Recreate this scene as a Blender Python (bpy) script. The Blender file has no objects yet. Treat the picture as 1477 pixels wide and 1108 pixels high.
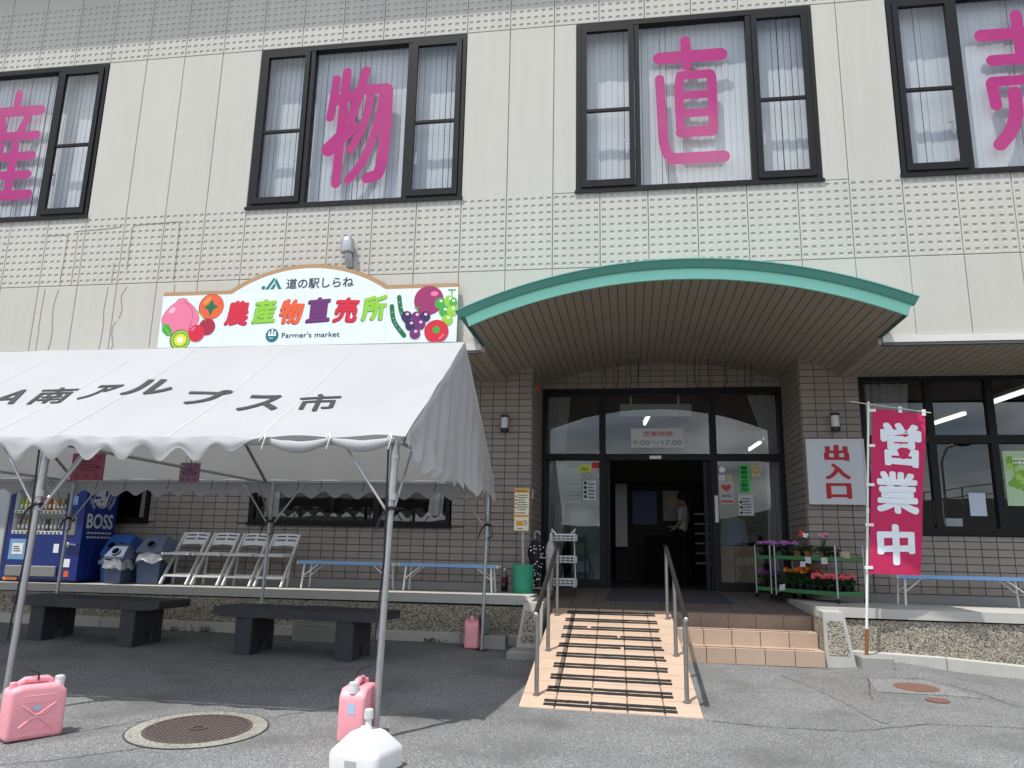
import bpy, bmesh, math, random
from mathutils import Vector, Matrix, noise
random.seed(7)
scene = bpy.context.scene
COL = scene.collection
PI = math.pi

# ------------------------------------------------------------------ camera, sky, sun, exposure
cam_d = bpy.data.cameras.new('camera'); cam = bpy.data.objects.new('camera', cam_d); COL.objects.link(cam)
cam_d.sensor_width = 36; cam_d.lens = 26.768; cam_d.clip_end = 900; cam_d.clip_start = .05
_R = Vector((.98875, .14921, .01996)); _F = Vector((-.14961, .96559, .21145))
_R.normalize(); _U = _R.cross(_F).normalized(); _F = _U.cross(_R).normalized()
cam.matrix_world = Matrix(((_R.x, _U.x, -_F.x, 8.117), (_R.y, _U.y, -_F.y, -8.997), (_R.z, _U.z, -_F.z, 1.30), (0, 0, 0, 1)))
scene.camera = cam
SUNV = Vector((.24, .36, -1)).normalized()          # direction in which the light travels
sun_d = bpy.data.lights.new('sun', 'SUN'); sun_d.energy = 3.5; sun_d.angle = math.radians(.6); sun_d.color = (1, .97, .925)
sun = bpy.data.objects.new('sun', sun_d); COL.objects.link(sun)
sun.rotation_euler = SUNV.to_track_quat('-Z', 'Y').to_euler(); sun.location = (0, -20, 30)
world = bpy.data.worlds.new('World'); scene.world = world; world.use_nodes = True
wn = world.node_tree; wn.nodes.clear()
def wnode(t, **k):
    n = wn.nodes.new(t)
    for a, v in k.items(): setattr(n, a, v)
    return n
w_out = wnode('ShaderNodeOutputWorld'); w_bg = wnode('ShaderNodeBackground'); w_sky = wnode('ShaderNodeTexSky')
w_sky.sky_type = 'NISHITA'; w_sky.sun_disc = False
w_sky.sun_elevation = math.asin(-SUNV.z); w_sky.sun_rotation = math.atan2(-SUNV.x, -SUNV.y)
w_tc = wnode('ShaderNodeTexCoord'); w_sep = wnode('ShaderNodeSeparateXYZ'); w_add = wnode('ShaderNodeMath', operation='MAXIMUM'); w_add.inputs[1].default_value = 0
w_add2 = wnode('ShaderNodeMath', operation='ADD'); w_add2.inputs[1].default_value = .28
w_dx = wnode('ShaderNodeMath', operation='DIVIDE'); w_dy = wnode('ShaderNodeMath', operation='DIVIDE'); w_cmb = wnode('ShaderNodeCombineXYZ')
w_n = wnode('ShaderNodeTexNoise'); w_n.inputs['Scale'].default_value = 1.7; w_n.inputs['Detail'].default_value = 8; w_n.inputs['Roughness'].default_value = .58
w_rmp = wnode('ShaderNodeValToRGB'); w_rmp.color_ramp.elements[0].position = .34; w_rmp.color_ramp.elements[1].position = .60
w_n2 = wnode('ShaderNodeTexNoise'); w_n2.inputs['Scale'].default_value = 3.2; w_n2.inputs['Detail'].default_value = 6
w_rmp2 = wnode('ShaderNodeValToRGB'); w_rmp2.color_ramp.elements[0].color = (4.2, 4.6, 5.2, 1); w_rmp2.color_ramp.elements[1].color = (12.5, 12.6, 12.8, 1)
w_rmp2.color_ramp.elements[0].position = .35; w_rmp2.color_ramp.elements[1].position = .68
w_mix = wnode('ShaderNodeMix', data_type='RGBA'); w_bg.inputs['Strength'].default_value = .15
L = wn.links.new
L(w_tc.outputs['Generated'], w_sep.inputs[0]); L(w_sep.outputs['Z'], w_add.inputs[0]); L(w_add.outputs[0], w_add2.inputs[0])
L(w_sep.outputs['X'], w_dx.inputs[0]); L(w_add2.outputs[0], w_dx.inputs[1]); L(w_sep.outputs['Y'], w_dy.inputs[0]); L(w_add2.outputs[0], w_dy.inputs[1])
L(w_dx.outputs[0], w_cmb.inputs[0]); L(w_dy.outputs[0], w_cmb.inputs[1]); L(w_cmb.outputs[0], w_n.inputs['Vector']); L(w_cmb.outputs[0], w_n2.inputs['Vector'])
L(w_n.outputs['Fac'], w_rmp.inputs[0]); L(w_n2.outputs['Fac'], w_rmp2.inputs[0]); L(w_rmp.outputs[0], w_mix.inputs[0])
L(w_sky.outputs[0], w_mix.inputs[6]); L(w_rmp2.outputs[0], w_mix.inputs[7]); L(w_mix.outputs[2], w_bg.inputs[0]); L(w_bg.outputs[0], w_out.inputs[0])
scene.view_settings.view_transform = 'Standard'; scene.view_settings.look = 'None'
scene.view_settings.exposure = 0.36; scene.view_settings.gamma = 1; scene.view_settings.use_curve_mapping = False
scene.cycles.max_bounces = 8; scene.cycles.transparent_max_bounces = 16

# ------------------------------------------------------------------ materials
def s(r, g, b):                                     # 0-255 picture colour to linear
    f = lambda v: (v/255/12.92) if v <= 10 else ((v/255+.055)/1.055)**2.4
    return (f(r), f(g), f(b))
MATS = {}
def mat(name, col, rough=.6, var=.12, scale=3., fine=0., fscale=60., bump=0., bscale=80., metal=0., spec=.4, attr=0., trans=0., streak=0., coat=0., objr=0.):
    """Plain surface: base colour with large and fine procedural variation in world space, optional bump, per-piece shade (attribute rnd)."""
    if name in MATS: return MATS[name]
    m = bpy.data.materials.new(name); m.use_nodes = True; MATS[name] = m
    nt = m.node_tree; nd = nt.nodes; ln = nt.links.new; b = nd['Principled BSDF']
    b.inputs['Roughness'].default_value = rough; b.inputs['Metallic'].default_value = metal; b.inputs['Specular IOR Level'].default_value = spec
    b.inputs['Coat Weight'].default_value = coat
    geo = nd.new('ShaderNodeNewGeometry'); pos = geo.outputs['Position']
    n1 = nd.new('ShaderNodeTexNoise'); n1.inputs['Scale'].default_value = scale; n1.inputs['Detail'].default_value = 5; ln(pos, n1.inputs['Vector'])
    def mul(a, k):
        q = nd.new('ShaderNodeMath'); q.operation = 'MULTIPLY'; q.inputs[1].default_value = k; ln(a, q.inputs[0]); return q.outputs[0]
    def add(a, c):
        q = nd.new('ShaderNodeMath'); q.operation = 'ADD'; ln(a, q.inputs[0])
        if isinstance(c, (int, float)): q.inputs[1].default_value = c
        else: ln(c, q.inputs[1])
        return q.outputs[0]
    v = add(mul(n1.outputs['Fac'], 2*var), 1-var)
    if fine:
        n2 = nd.new('ShaderNodeTexNoise'); n2.inputs['Scale'].default_value = fscale; n2.inputs['Detail'].default_value = 3; ln(pos, n2.inputs['Vector'])
        v = add(v, add(mul(n2.outputs['Fac'], 2*fine), -fine))
    if streak:
        mp = nd.new('ShaderNodeMapping'); mp.inputs['Scale'].default_value = (9, 9, .5); ln(pos, mp.inputs['Vector'])
        n3 = nd.new('ShaderNodeTexNoise'); n3.inputs['Scale'].default_value = 1.; n3.inputs['Detail'].default_value = 4; ln(mp.outputs[0], n3.inputs['Vector'])
        v = add(v, add(mul(n3.outputs['Fac'], 2*streak), -streak))
    if attr:
        at = nd.new('ShaderNodeAttribute'); at.attribute_name = 'rnd'
        v = add(v, add(mul(at.outputs['Fac'], 2*attr), -attr))
    if objr:
        oi = nd.new('ShaderNodeObjectInfo'); v = add(v, add(mul(oi.outputs['Random'], 2*objr), -objr))
    mx = nd.new('ShaderNodeMix'); mx.data_type = 'RGBA'; mx.blend_type = 'MULTIPLY'; mx.inputs[0].default_value = 1
    mx.inputs[6].default_value = (*col, 1); ln(v, mx.inputs[7]); ln(mx.outputs[2], b.inputs['Base Color'])
    if bump:
        nb = nd.new('ShaderNodeTexNoise'); nb.inputs['Scale'].default_value = bscale; nb.inputs['Detail'].default_value = 4; ln(pos, nb.inputs['Vector'])
        bp = nd.new('ShaderNodeBump'); bp.inputs['Strength'].default_value = bump; bp.inputs['Distance'].default_value = .004; ln(nb.outputs['Fac'], bp.inputs['Height']); ln(bp.outputs[0], b.inputs['Normal'])
    if trans:
        t = nd.new('ShaderNodeBsdfTranslucent'); ln(mx.outputs[2], t.inputs[0]); ms = nd.new('ShaderNodeMixShader'); ms.inputs[0].default_value = trans
        ln(b.outputs[0], ms.inputs[1]); ln(t.outputs[0], ms.inputs[2]); ln(ms.outputs[0], nd['Material Output'].inputs[0])
    return m
def pebble(name, cols, scale=70., rough=.85, bump=.6, big=.12, stain=None):
    """Aggregate of small stones: voronoi cells, each with its own shade."""
    m = bpy.data.materials.new(name); m.use_nodes = True; MATS[name] = m
    nt = m.node_tree; nd = nt.nodes; ln = nt.links.new; b = nd['Principled BSDF']; b.inputs['Roughness'].default_value = rough; b.inputs['Specular IOR Level'].default_value = .25
    geo = nd.new('ShaderNodeNewGeometry'); vo = nd.new('ShaderNodeTexVoronoi'); vo.inputs['Scale'].default_value = scale; ln(geo.outputs['Position'], vo.inputs['Vector'])
    sp = nd.new('ShaderNodeSeparateColor'); ln(vo.outputs['Color'], sp.inputs[0])
    r = nd.new('ShaderNodeValToRGB'); r.color_ramp.interpolation = 'LINEAR'; e = r.color_ramp.elements
    while len(e) < len(cols): e.new(.5)
    for i, (p, c) in enumerate(cols): e[i].position = p; e[i].color = (*c, 1)
    ln(sp.outputs[0], r.inputs[0])
    n1 = nd.new('ShaderNodeTexNoise'); n1.inputs['Scale'].default_value = .9; n1.inputs['Detail'].default_value = 7; n1.inputs['Roughness'].default_value = .62; ln(geo.outputs['Position'], n1.inputs['Vector'])
    mr = nd.new('ShaderNodeMapRange'); mr.inputs[1].default_value = .3; mr.inputs[2].default_value = .7; mr.inputs[3].default_value = 1-big; mr.inputs[4].default_value = 1+big; ln(n1.outputs['Fac'], mr.inputs[0])
    mx = nd.new('ShaderNodeMix'); mx.data_type = 'RGBA'; mx.blend_type = 'MULTIPLY'; mx.inputs[0].default_value = 1; ln(r.outputs[0], mx.inputs[6]); ln(mr.outputs[0], mx.inputs[7])
    out = mx.outputs[2]
    if stain:
        n2 = nd.new('ShaderNodeTexNoise'); n2.inputs['Scale'].default_value = 1.3; n2.inputs['Detail'].default_value = 8; ln(geo.outputs['Position'], n2.inputs['Vector'])
        m2 = nd.new('ShaderNodeMapRange'); m2.inputs[1].default_value = .52; m2.inputs[2].default_value = .70; m2.inputs[3].default_value = 0; m2.inputs[4].default_value = .75; ln(n2.outputs['Fac'], m2.inputs[0])
        x2 = nd.new('ShaderNodeMix'); x2.data_type = 'RGBA'; ln(m2.outputs[0], x2.inputs[0]); ln(out, x2.inputs[6]); x2.inputs[7].default_value = (*stain, 1); out = x2.outputs[2]
    ln(out, b.inputs['Base Color'])
    if bump:
        bp = nd.new('ShaderNodeBump'); bp.inputs['Strength'].default_value = bump; bp.inputs['Distance'].default_value = .004; bp.invert = True; ln(vo.outputs['Distance'], bp.inputs['Height']); ln(bp.outputs[0], b.inputs['Normal'])
    return m
def glassmat(name, boost=2., tint=(.92, .95, .95), wav=0.):
    m = bpy.data.materials.new(name); m.use_nodes = True; MATS[name] = m
    nt = m.node_tree; nd = nt.nodes; ln = nt.links.new; nd.remove(nd['Principled BSDF'])
    lw = nd.new('ShaderNodeLayerWeight'); lw.inputs[0].default_value = .5
    pw = nd.new('ShaderNodeMath'); pw.operation = 'POWER'; pw.inputs[1].default_value = 5; ln(lw.outputs['Facing'], pw.inputs[0])
    ma = nd.new('ShaderNodeMath'); ma.operation = 'MULTIPLY_ADD'; ma.inputs[1].default_value = .96*boost; ma.inputs[2].default_value = .042*boost; ma.use_clamp = True; ln(pw.outputs[0], ma.inputs[0])
    tr = nd.new('ShaderNodeBsdfTransparent'); tr.inputs[0].default_value = (*tint, 1); gl = nd.new('ShaderNodeBsdfGlossy'); gl.inputs['Roughness'].default_value = .0
    geo = nd.new('ShaderNodeNewGeometry'); nz = nd.new('ShaderNodeTexNoise'); nz.inputs['Scale'].default_value = 1.6 if not wav else 60; nz.inputs['Detail'].default_value = 1; ln(geo.outputs['Position'], nz.inputs['Vector'])
    bp = nd.new('ShaderNodeBump'); bp.inputs['Strength'].default_value = .04 if not wav else wav; bp.inputs['Distance'].default_value = .02; ln(nz.outputs['Fac'], bp.inputs['Height']); ln(bp.outputs[0], gl.inputs['Normal'])
    ms = nd.new('ShaderNodeMixShader'); ln(ma.outputs[0], ms.inputs[0]); ln(tr.outputs[0], ms.inputs[1]); ln(gl.outputs[0], ms.inputs[2]); ln(ms.outputs[0], nd['Material Output'].inputs[0])
    return m
def emit(name, col, st):
    m = bpy.data.materials.new(name); m.use_nodes = True; MATS[name] = m; nd = m.node_tree.nodes; b = nd['Principled BSDF']
    b.inputs['Base Color'].default_value = (*col, 1); b.inputs['Emission Color'].default_value = (*col, 1); b.inputs['Emission Strength'].default_value = st
    return m

M_panel = mat('cream_panel_coating', (.480, .463, .420), .8, .06, .7, .03, 25, .40, 45, streak=.075, objr=.022)
M_joint = mat('joint_sealant', (.30, .29, .26), .8)
M_frame = mat('dark_aluminium', (.009, .0088, .010), .5, .1, spec=.22)
M_framel = mat('dark_grey_aluminium', (.010, .010, .0115), .5, .1, spec=.22)
M_glass = glassmat('window_glass', 1.8, (.97, .985, .985))
M_glasslow = glassmat('shop_glass', 2.2, (.72, .75, .75))
M_blind = mat('white_vertical_blind', (.78, .81, .84), .8, .04, trans=.30)
M_magenta = mat('magenta_film', (.46, .001, .17), .7, .03, spec=.1)
M_tile = mat('taupe_wall_tile', (.27, .238, .208), .55, .10, 2.2, .05, 90, .15, 120, attr=.14, objr=.04)
M_mortar = mat('dark_mortar', (.105, .095, .087), .9)
M_plank = mat('taupe_soffit_metal', (.285, .250, .195), .5, .08, 1.2, attr=.05)
M_dark = mat('soffit_gap_dark', (.02, .018, .015), .9)
M_teal = mat('teal_painted_metal', (.26, .66, .52), .4, .06, 2)
M_tealc = mat('dark_teal_flashing', (.10, .33, .275), .4, .08, 2)
M_green_d = mat('deep_green_metal', (.03, .09, .07), .5)
M_white = mat('white_paint', (.74, .74, .72), .5, .05)
M_offw = mat('off_white_flashing', (.62, .61, .57), .5, .08)
M_conc = mat('grey_concrete', (.27, .265, .25), .9, .16, 2.5, .05, 60, .4, 70, streak=.05)
M_concl = mat('pale_concrete', (.42, .41, .375), .9, .16, 3., .06, 50, .4, 60, streak=.06)
M_aggr = pebble('washed_aggregate', [(0, (.05, .047, .04)), (.28, (.19, .17, .135)), (.65, (.33, .295, .23)), (1, (.46, .42, .35))], 84, big=.16)
M_asph = pebble('asphalt', [(0, (.075, .075, .075)), (.45, (.150, .151, .150)), (.85, (.215, .217, .215)), (1, (.36, .362, .36))], 165, .9, .35, .14, stain=(.10, .10, .099))
M_asphd = pebble('dark_asphalt_patch', [(0, (.065, .065, .063)), (.5, (.138, .137, .134)), (1, (.30, .295, .29))], 165, .9, .5, .12)
M_crack = mat('crack_dark', (.05, .049, .048), .95)
M_ramp = mat('salmon_floor_tile', (.50, .365, .27), .6, .17, 2.2, .10, 70, .15, 90, attr=.05)
M_step = mat('step_tile', (.42, .31, .23), .65, .18, 2.5, .10, 60, .15, 90, attr=.06)
M_porch = mat('brown_porch_tile', (.125, .10, .086), .6, .14, 3, .06, 70, .1, 90, attr=.06)
M_grout = mat('tile_grout', (.22, .14, .095), .9)
M_strip = mat('black_grip_strip', (.015, .015, .015), .8, .2, 20)
M_steel = mat('galvanised_steel', (.42, .43, .44), .38, .14, 8, .06, 50, metal=.75)
M_steelb = mat('brushed_stainless', (.32, .31, .29), .35, .08, 8, metal=.8)
M_rail = mat('bronze_handrail', (.028, .025, .023), .35, .1, spec=.6)
M_chrome = mat('chrome', (.75, .75, .75), .12, .02, metal=1)
M_tent = mat('white_tent_canvas', (.465, .472, .48), .7, .10, 1.1, .03, 30, .30, 14, trans=.28, streak=.0)
M_black = mat('black_plastic', (.012, .012, .013), .4, .1)
M_ink = mat('dark_lettering', (.02, .02, .023), .6, .05)
M_stone = mat('charred_dark_bench', (.036, .035, .041), .55, .35, 4, .12, 40, .5, 30)
M_pink = mat('pink_polyethylene', (.80, .33, .375), .45, .11, 5, .05, 30, .08, 25, spec=.4)
M_wplast = mat('white_plastic', (.62, .63, .63), .4, .04, 6)
M_blue = mat('blue_bench_plastic', (.19, .36, .64), .4, .08)
M_lblue = mat('pale_blue_bench_top', (.35, .50, .68), .4, .08)
M_vm = mat('vending_blue', (.006, .022, .17), .35, .05, spec=.5)
M_bin = mat('navy_bin', (.035, .055, .10), .5, .1)
M_binb = mat('blue_bin', (.02, .085, .30), .45, .1)
M_binl = mat('grey_blue_lid', (.11, .14, .20), .45, .1)
M_greenp = mat('green_bucket', (.03, .29, .18), .45, .08, 6)
M_red = mat('red_print', (.55, .02, .03), .6, .04)
M_curt = mat('grey_curtain', (.42, .42, .41), .85, .08)
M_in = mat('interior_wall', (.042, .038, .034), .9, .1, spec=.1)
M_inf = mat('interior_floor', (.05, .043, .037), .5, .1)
M_lamp = emit('lit_tube', (1, .97, .9), 1.7)
M_rust = mat('rusty_iron', (.16, .085, .06), .7, .2, 10, .1, 50, .3, 60)
M_leaf = mat('leaf_green', (.05, .095, .025), .6, .3, 30)
M_leafd = mat('dark_leaf', (.025, .06, .02), .6, .3, 30)
M_gshelf = mat('green_shelf_edge', (.055, .21, .075), .4, .06)
M_brownb = mat('cardboard', (.42, .30, .17), .8, .08)

# ------------------------------------------------------------------ mesh building
class MB:
    def __init__(self): self.v = []; self.f = []; self.mi = []; self.m = 0; self.r = []; self.rv = .5
    def add(self, vs, fs):
        o = len(self.v); self.v += [tuple(p) for p in vs]
        for f in fs: self.f.append([i+o for i in f]); self.mi.append(self.m); self.r.append(self.rv)
    def quad(self, *p): self.add(p, [list(range(len(p)))])
    def box(self, x0, x1, y0, y1, z0, z1):
        self.add([(x0, y0, z0), (x1, y0, z0), (x1, y1, z0), (x0, y1, z0), (x0, y0, z1), (x1, y0, z1), (x1, y1, z1), (x0, y1, z1)],
                 [[3, 2, 1, 0], [4, 5, 6, 7], [0, 1, 5, 4], [1, 2, 6, 5], [2, 3, 7, 6], [3, 0, 4, 7]])
    def bbox(self, x0, x1, y0, y1, z0, z1, c=.004):         # box with chamfered edges
        xs, ys, zs = (x0, x1), (y0, y1), (z0, z1); bm = bmesh.new(); bmesh.ops.create_cube(bm, size=1)
        bm.transform(Matrix.Translation(((x0+x1)/2, (y0+y1)/2, (z0+z1)/2)) @ Matrix.Diagonal((x1-x0, y1-y0, z1-z0, 1)))
        bmesh.ops.bevel(bm, geom=bm.edges[:], offset=c, segments=1, affect='EDGES', profile=.5); self.frombm(bm)
    def frombm(self, bm):
        bm.verts.ensure_lookup_table(); bm.verts.index_update(); self.add([v.co[:] for v in bm.verts], [[v.index for v in f.verts] for f in bm.faces]); bm.free()
    def hexa(self, p): self.add(p, [[3, 2, 1, 0], [4, 5, 6, 7], [0, 1, 5, 4], [1, 2, 6, 5], [2, 3, 7, 6], [3, 0, 4, 7]])
    def bar(self, p, q, w, h=None, up=(0, 0, 1)):           # square bar between two points
        p, q = Vector(p), Vector(q); d = (q-p).normalized(); u = Vector(up)
        if abs(d.dot(u)) > .98: u = Vector((0, 1, 0))
        a = d.cross(u).normalized()*w/2; b = a.cross(d).normalized()*(h or w)/2
        self.hexa([p-a-b, p+a-b, p+a+b, p-a+b, q-a-b, q+a-b, q+a+b, q-a+b])
    def tube(self, pts, r, n=8, caps=True, r2=None):
        pts = [Vector(p) for p in pts]; rings = []; prev = None
        for i, p in enumerate(pts):
            d = ((pts[min(i+1, len(pts)-1)]-p).normalized()+(p-pts[max(i-1, 0)]).normalized())
            d = d.normalized() if d.length > 1e-6 else Vector((0, 0, 1))
            if prev is None:
                u = Vector((0, 0, 1)) if abs(d.z) < .9 else Vector((1, 0, 0)); a = d.cross(u).normalized()
            else: a = (prev-d*prev.dot(d)).normalized()
            prev = a; b = d.cross(a); rr = r if r2 is None else r+(r2-r)*i/(len(pts)-1)
            rings.append([p+(a*math.cos(2*PI*k/n)+b*math.sin(2*PI*k/n))*rr for k in range(n)])
        vs = [v for g in rings for v in g]; fs = []
        for i in range(len(rings)-1):
            for k in range(n): fs.append([i*n+k, i*n+(k+1) % n, (i+1)*n+(k+1) % n, (i+1)*n+k])
        if caps: fs.append(list(range(n))[::-1]); fs.append([(len(rings)-1)*n+k for k in range(n)])
        self.add(vs, fs)
    def lathe(self, prof, cx, cy, n=16, sx=1., sy=1., close=True):
        vs = []; fs = []
        for r, z in prof: vs += [(cx+r*sx*math.cos(2*PI*k/n), cy+r*sy*math.sin(2*PI*k/n), z) for k in range(n)]
        for i in range(len(prof)-1):
            for k in range(n): fs.append([i*n+k, i*n+(k+1) % n, (i+1)*n+(k+1) % n, (i+1)*n+k])
        if close: fs.append(list(range(n))[::-1]); fs.append([(len(prof)-1)*n+k for k in range(n)])
        self.add(vs, fs)
    def ball(self, c, r, n=10, m=6, sc=(1, 1, 1)):
        vs = []; fs = []
        for i in range(m+1):
            t = PI*i/m
            for k in range(n): vs.append((c[0]+r*sc[0]*math.sin(t)*math.cos(2*PI*k/n), c[1]+r*sc[1]*math.sin(t)*math.sin(2*PI*k/n), c[2]-r*sc[2]*math.cos(t)))
        for i in range(m):
            for k in range(n): fs.append([i*n+k, i*n+(k+1) % n, (i+1)*n+(k+1) % n, (i+1)*n+k])
        self.add(vs, fs)
    def prism(self, poly, fn, d0, d1):                      # 2-D polygon mapped by fn(u,v,d), extruded from d0 to d1
        n = len(poly); self.add([fn(u, v, d0) for u, v in poly]+[fn(u, v, d1) for u, v in poly],
                                [list(range(n))[::-1], [n+i for i in range(n)]]+[[i, (i+1) % n, n+(i+1) % n, n+i] for i in range(n)])
    def grid(self, fn, nu, nv):
        vs = [fn(i/nu, j/nv) for j in range(nv+1) for i in range(nu+1)]
        self.add(vs, [[j*(nu+1)+i, j*(nu+1)+i+1, (j+1)*(nu+1)+i+1, (j+1)*(nu+1)+i] for j in range(nv) for i in range(nu)])
    def mesh(self, name, mats, off=(0, 0, 0), smooth=False, recalc=True):
        me = bpy.data.meshes.new(name); o = Vector(off)
        me.from_pydata([tuple(Vector(p)-o) for p in self.v], [], self.f)
        for m in (mats if isinstance(mats, (list, tuple)) else [mats]): me.materials.append(m)
        me.polygons.foreach_set('material_index', self.mi)
        if len(set(self.r)) > 1 or self.rv != .5:
            at = me.attributes.new('rnd', 'FLOAT', 'FACE'); at.data.foreach_set('value', self.r)
        else:
            at = me.attributes.new('rnd', 'FLOAT', 'FACE'); at.data.foreach_set('value', [.5]*len(self.f))
        if recalc:
            bm = bmesh.new(); bm.from_mesh(me); bmesh.ops.recalc_face_normals(bm, faces=bm.faces[:]); bm.to_mesh(me); bm.free()
        if smooth:
            me.polygons.foreach_set('use_smooth', [True]*len(me.polygons))
            if smooth != 'all':
                try: me.set_sharp_from_angle(angle=math.radians(40))
                except Exception: pass
        me.update(); return me
ORG = {}
def put(name, me, parent=None, loc=None):
    o = bpy.data.objects.new(name, me); COL.objects.link(o)
    if parent: o.parent = parent; ORG[o] = ORG[parent]
    if loc is not None: o.location = loc
    return o
def part(name, mb, mats, parent, smooth=False, recalc=True):
    """one mesh part, authored in world coordinates (or in the thing's own frame when the thing is turned)"""
    return put(name, mb.mesh(name, mats, ORG[parent], smooth, recalc), parent)
def tag(o, label=None, cat=None, group=None, kind=None):
    if label: o['label'] = label
    if cat: o['category'] = cat
    if group: o['group'] = group
    if kind: o['kind'] = kind
    return o
def thing(name, loc, label, cat, group=None, rot=None):
    o = bpy.data.objects.new(name, None); o.empty_display_size = .1; COL.objects.link(o); o.location = loc
    if rot is not None: o.rotation_euler = (0, 0, rot) if isinstance(rot, (int, float)) else rot; ORG[o] = Vector((0, 0, 0))
    else: ORG[o] = Vector(loc)
    return tag(o, label, cat, group)
def local(o): ORG[o] = Vector((0, 0, 0)); return o
def solo(name, mb, mats, label=None, cat=None, group=None, kind=None, smooth=False, recalc=True):
    xs = [p[0] for p in mb.v]; ys = [p[1] for p in mb.v]; zs = [p[2] for p in mb.v]
    c = ((min(xs)+max(xs))/2, (min(ys)+max(ys))/2, min(zs))
    o = put(name, mb.mesh(name, mats, c, smooth, recalc), None, c); ORG[o] = Vector(c)
    return tag(o, label, cat, group, kind)
def dup(o, parent=None, loc=None, rot=None, label=None):
    c = o.copy(); COL.objects.link(c)
    if parent: c.parent = parent
    if loc is not None: c.location = loc
    if rot is not None: c.rotation_euler = (0, 0, rot)
    if label: c['label'] = label
    for ch in list(o.children): dup(ch, c)
    return c
_tc = {}
def glyphs(body, off=0.):
    """vertices and faces of a piece of lettering, scaled to a unit box"""
    k = (body, off)
    if k in _tc: return _tc[k]
    cu = bpy.data.curves.new('t', 'FONT'); cu.body = body; cu.offset = off; cu.resolution_u = 3
    o = bpy.data.objects.new('t', cu); COL.objects.link(o); bpy.context.view_layer.update()
    dg = bpy.context.evaluated_depsgraph_get(); me = o.evaluated_get(dg).to_mesh()
    vs = [(v.co.x, v.co.y) for v in me.vertices]; fs = [list(p.vertices) for p in me.polygons]
    o.evaluated_get(dg).to_mesh_clear(); bpy.data.objects.remove(o); bpy.data.curves.remove(cu)
    x0 = min(v[0] for v in vs); x1 = max(v[0] for v in vs); y0 = min(v[1] for v in vs); y1 = max(v[1] for v in vs)
    _tc[k] = ([((x-x0)/(x1-x0), (y-y0)/(y1-y0)) for x, y in vs], fs, (x1-x0)/(y1-y0)); return _tc[k]
def text(mb, body, fn, off=0.):
    """flat print; off thickens the strokes: copies of the print shifted by a hair, each a fraction of a millimetre proud of the last"""
    vs, fs, asp = glyphs(body)
    mb.add([fn(u, v) for u, v in vs], fs)
    if off:
        o = Vector(fn(0, 0)); nn = (Vector(fn(1, 0))-o).cross(Vector(fn(0, 1))-o).normalized()
        if nn.dot(Vector((8, -12, 3))-o) < 0: nn = -nn
        for k in range(10):
            a = 2*PI*k/10; du, dv = off*math.cos(a)/asp, off*math.sin(a)
            mb.add([Vector(fn(u*(1-2*off/asp)+off/asp+du, v*(1-2*off)+off+dv))+nn*.00012*(k+1) for u, v in vs], fs)
def textY(mb, body, x0, x1, z0, z1, y, off=0., sk=0.):        # on a wall facing the street
    text(mb, body, lambda u, v: (x0+(x1-x0)*u+sk*(v-.5), y, z0+(z1-z0)*v), off)
def lines(mb, x0, x1, z0, z1, y, n, seed=0):                  # rows of fine print too small to read
    rr = random.Random(seed); h = (z1-z0)/n
    for i in range(n):
        x = x0; e = x1-(x1-x0)*rr.random()*.35; zc = z1-h*(i+.5)
        while x < e:
            w = (x1-x0)*(.03+.07*rr.random()); mb.quad((x, y, zc-h*.24), (min(x+w, e), y, zc-h*.24), (min(x+w, e), y, zc+h*.24), (x, y, zc+h*.24)); x += w+(x1-x0)*.025
def disc(mb, cx, cz, rx, rz, y, n=24, rot=0.):
    mb.add([(cx+rx*math.cos(t)*math.cos(rot)-rz*math.sin(t)*math.sin(rot), y, cz+rx*math.cos(t)*math.sin(rot)+rz*math.sin(t)*math.cos(rot)) for t in [2*PI*k/n for k in range(n)]], [list(range(n))])
def capsule(mb, pts, w, y, n=6, fn=None):                     # rounded stroke through 2-D points
    fn = fn or (lambda u, v, d: (u, d, v))
    pts = [Vector((p[0], p[1])) for p in pts]; Lf = []; Rt = []
    for i, p in enumerate(pts):
        d = (pts[min(i+1, len(pts)-1)]-p); e = (p-pts[max(i-1, 0)])
        d = d.normalized() if d.length > 1e-9 else Vector((0, 0)); e = e.normalized() if e.length > 1e-9 else Vector((0, 0))
        t = (d+e).normalized(); nn = Vector((-t.y, t.x)); c = max(.5, t.dot(d) if d.length else 1)
        Lf.append(p+nn*w/2/c); Rt.append(p-nn*w/2/c)
    t = (pts[-1]-pts[-2]).normalized(); a0 = math.atan2(t.y, t.x)
    end = [pts[-1]+Vector((math.cos(a0-PI/2+PI*k/n), math.sin(a0-PI/2+PI*k/n)))*w/2 for k in range(1, n)]
    t = (pts[1]-pts[0]).normalized(); a1 = math.atan2(t.y, t.x)
    st = [pts[0]+Vector((math.cos(a1+PI/2+PI*k/n), math.sin(a1+PI/2+PI*k/n)))*w/2 for k in range(1, n)]
    o = len(mb.v); m = len(pts)
    vs = [fn(p.x, p.y, y) for p in Lf]+[fn(p.x, p.y, y) for p in Rt]+[fn(p.x, p.y, y) for p in end]+[fn(p.x, p.y, y) for p in st]
    fs = [[i, m+i, m+i+1, i+1] for i in range(m-1)]
    fs.append([m-1, 2*m-1]+[2*m+k for k in range(len(end))]); fs.append([m, 0]+[2*m+len(end)+k for k in range(len(st))])
    mb.add(vs, fs)
def sm(a): a = max(0., min(1., a)); return a*a*(3-2*a)

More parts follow.
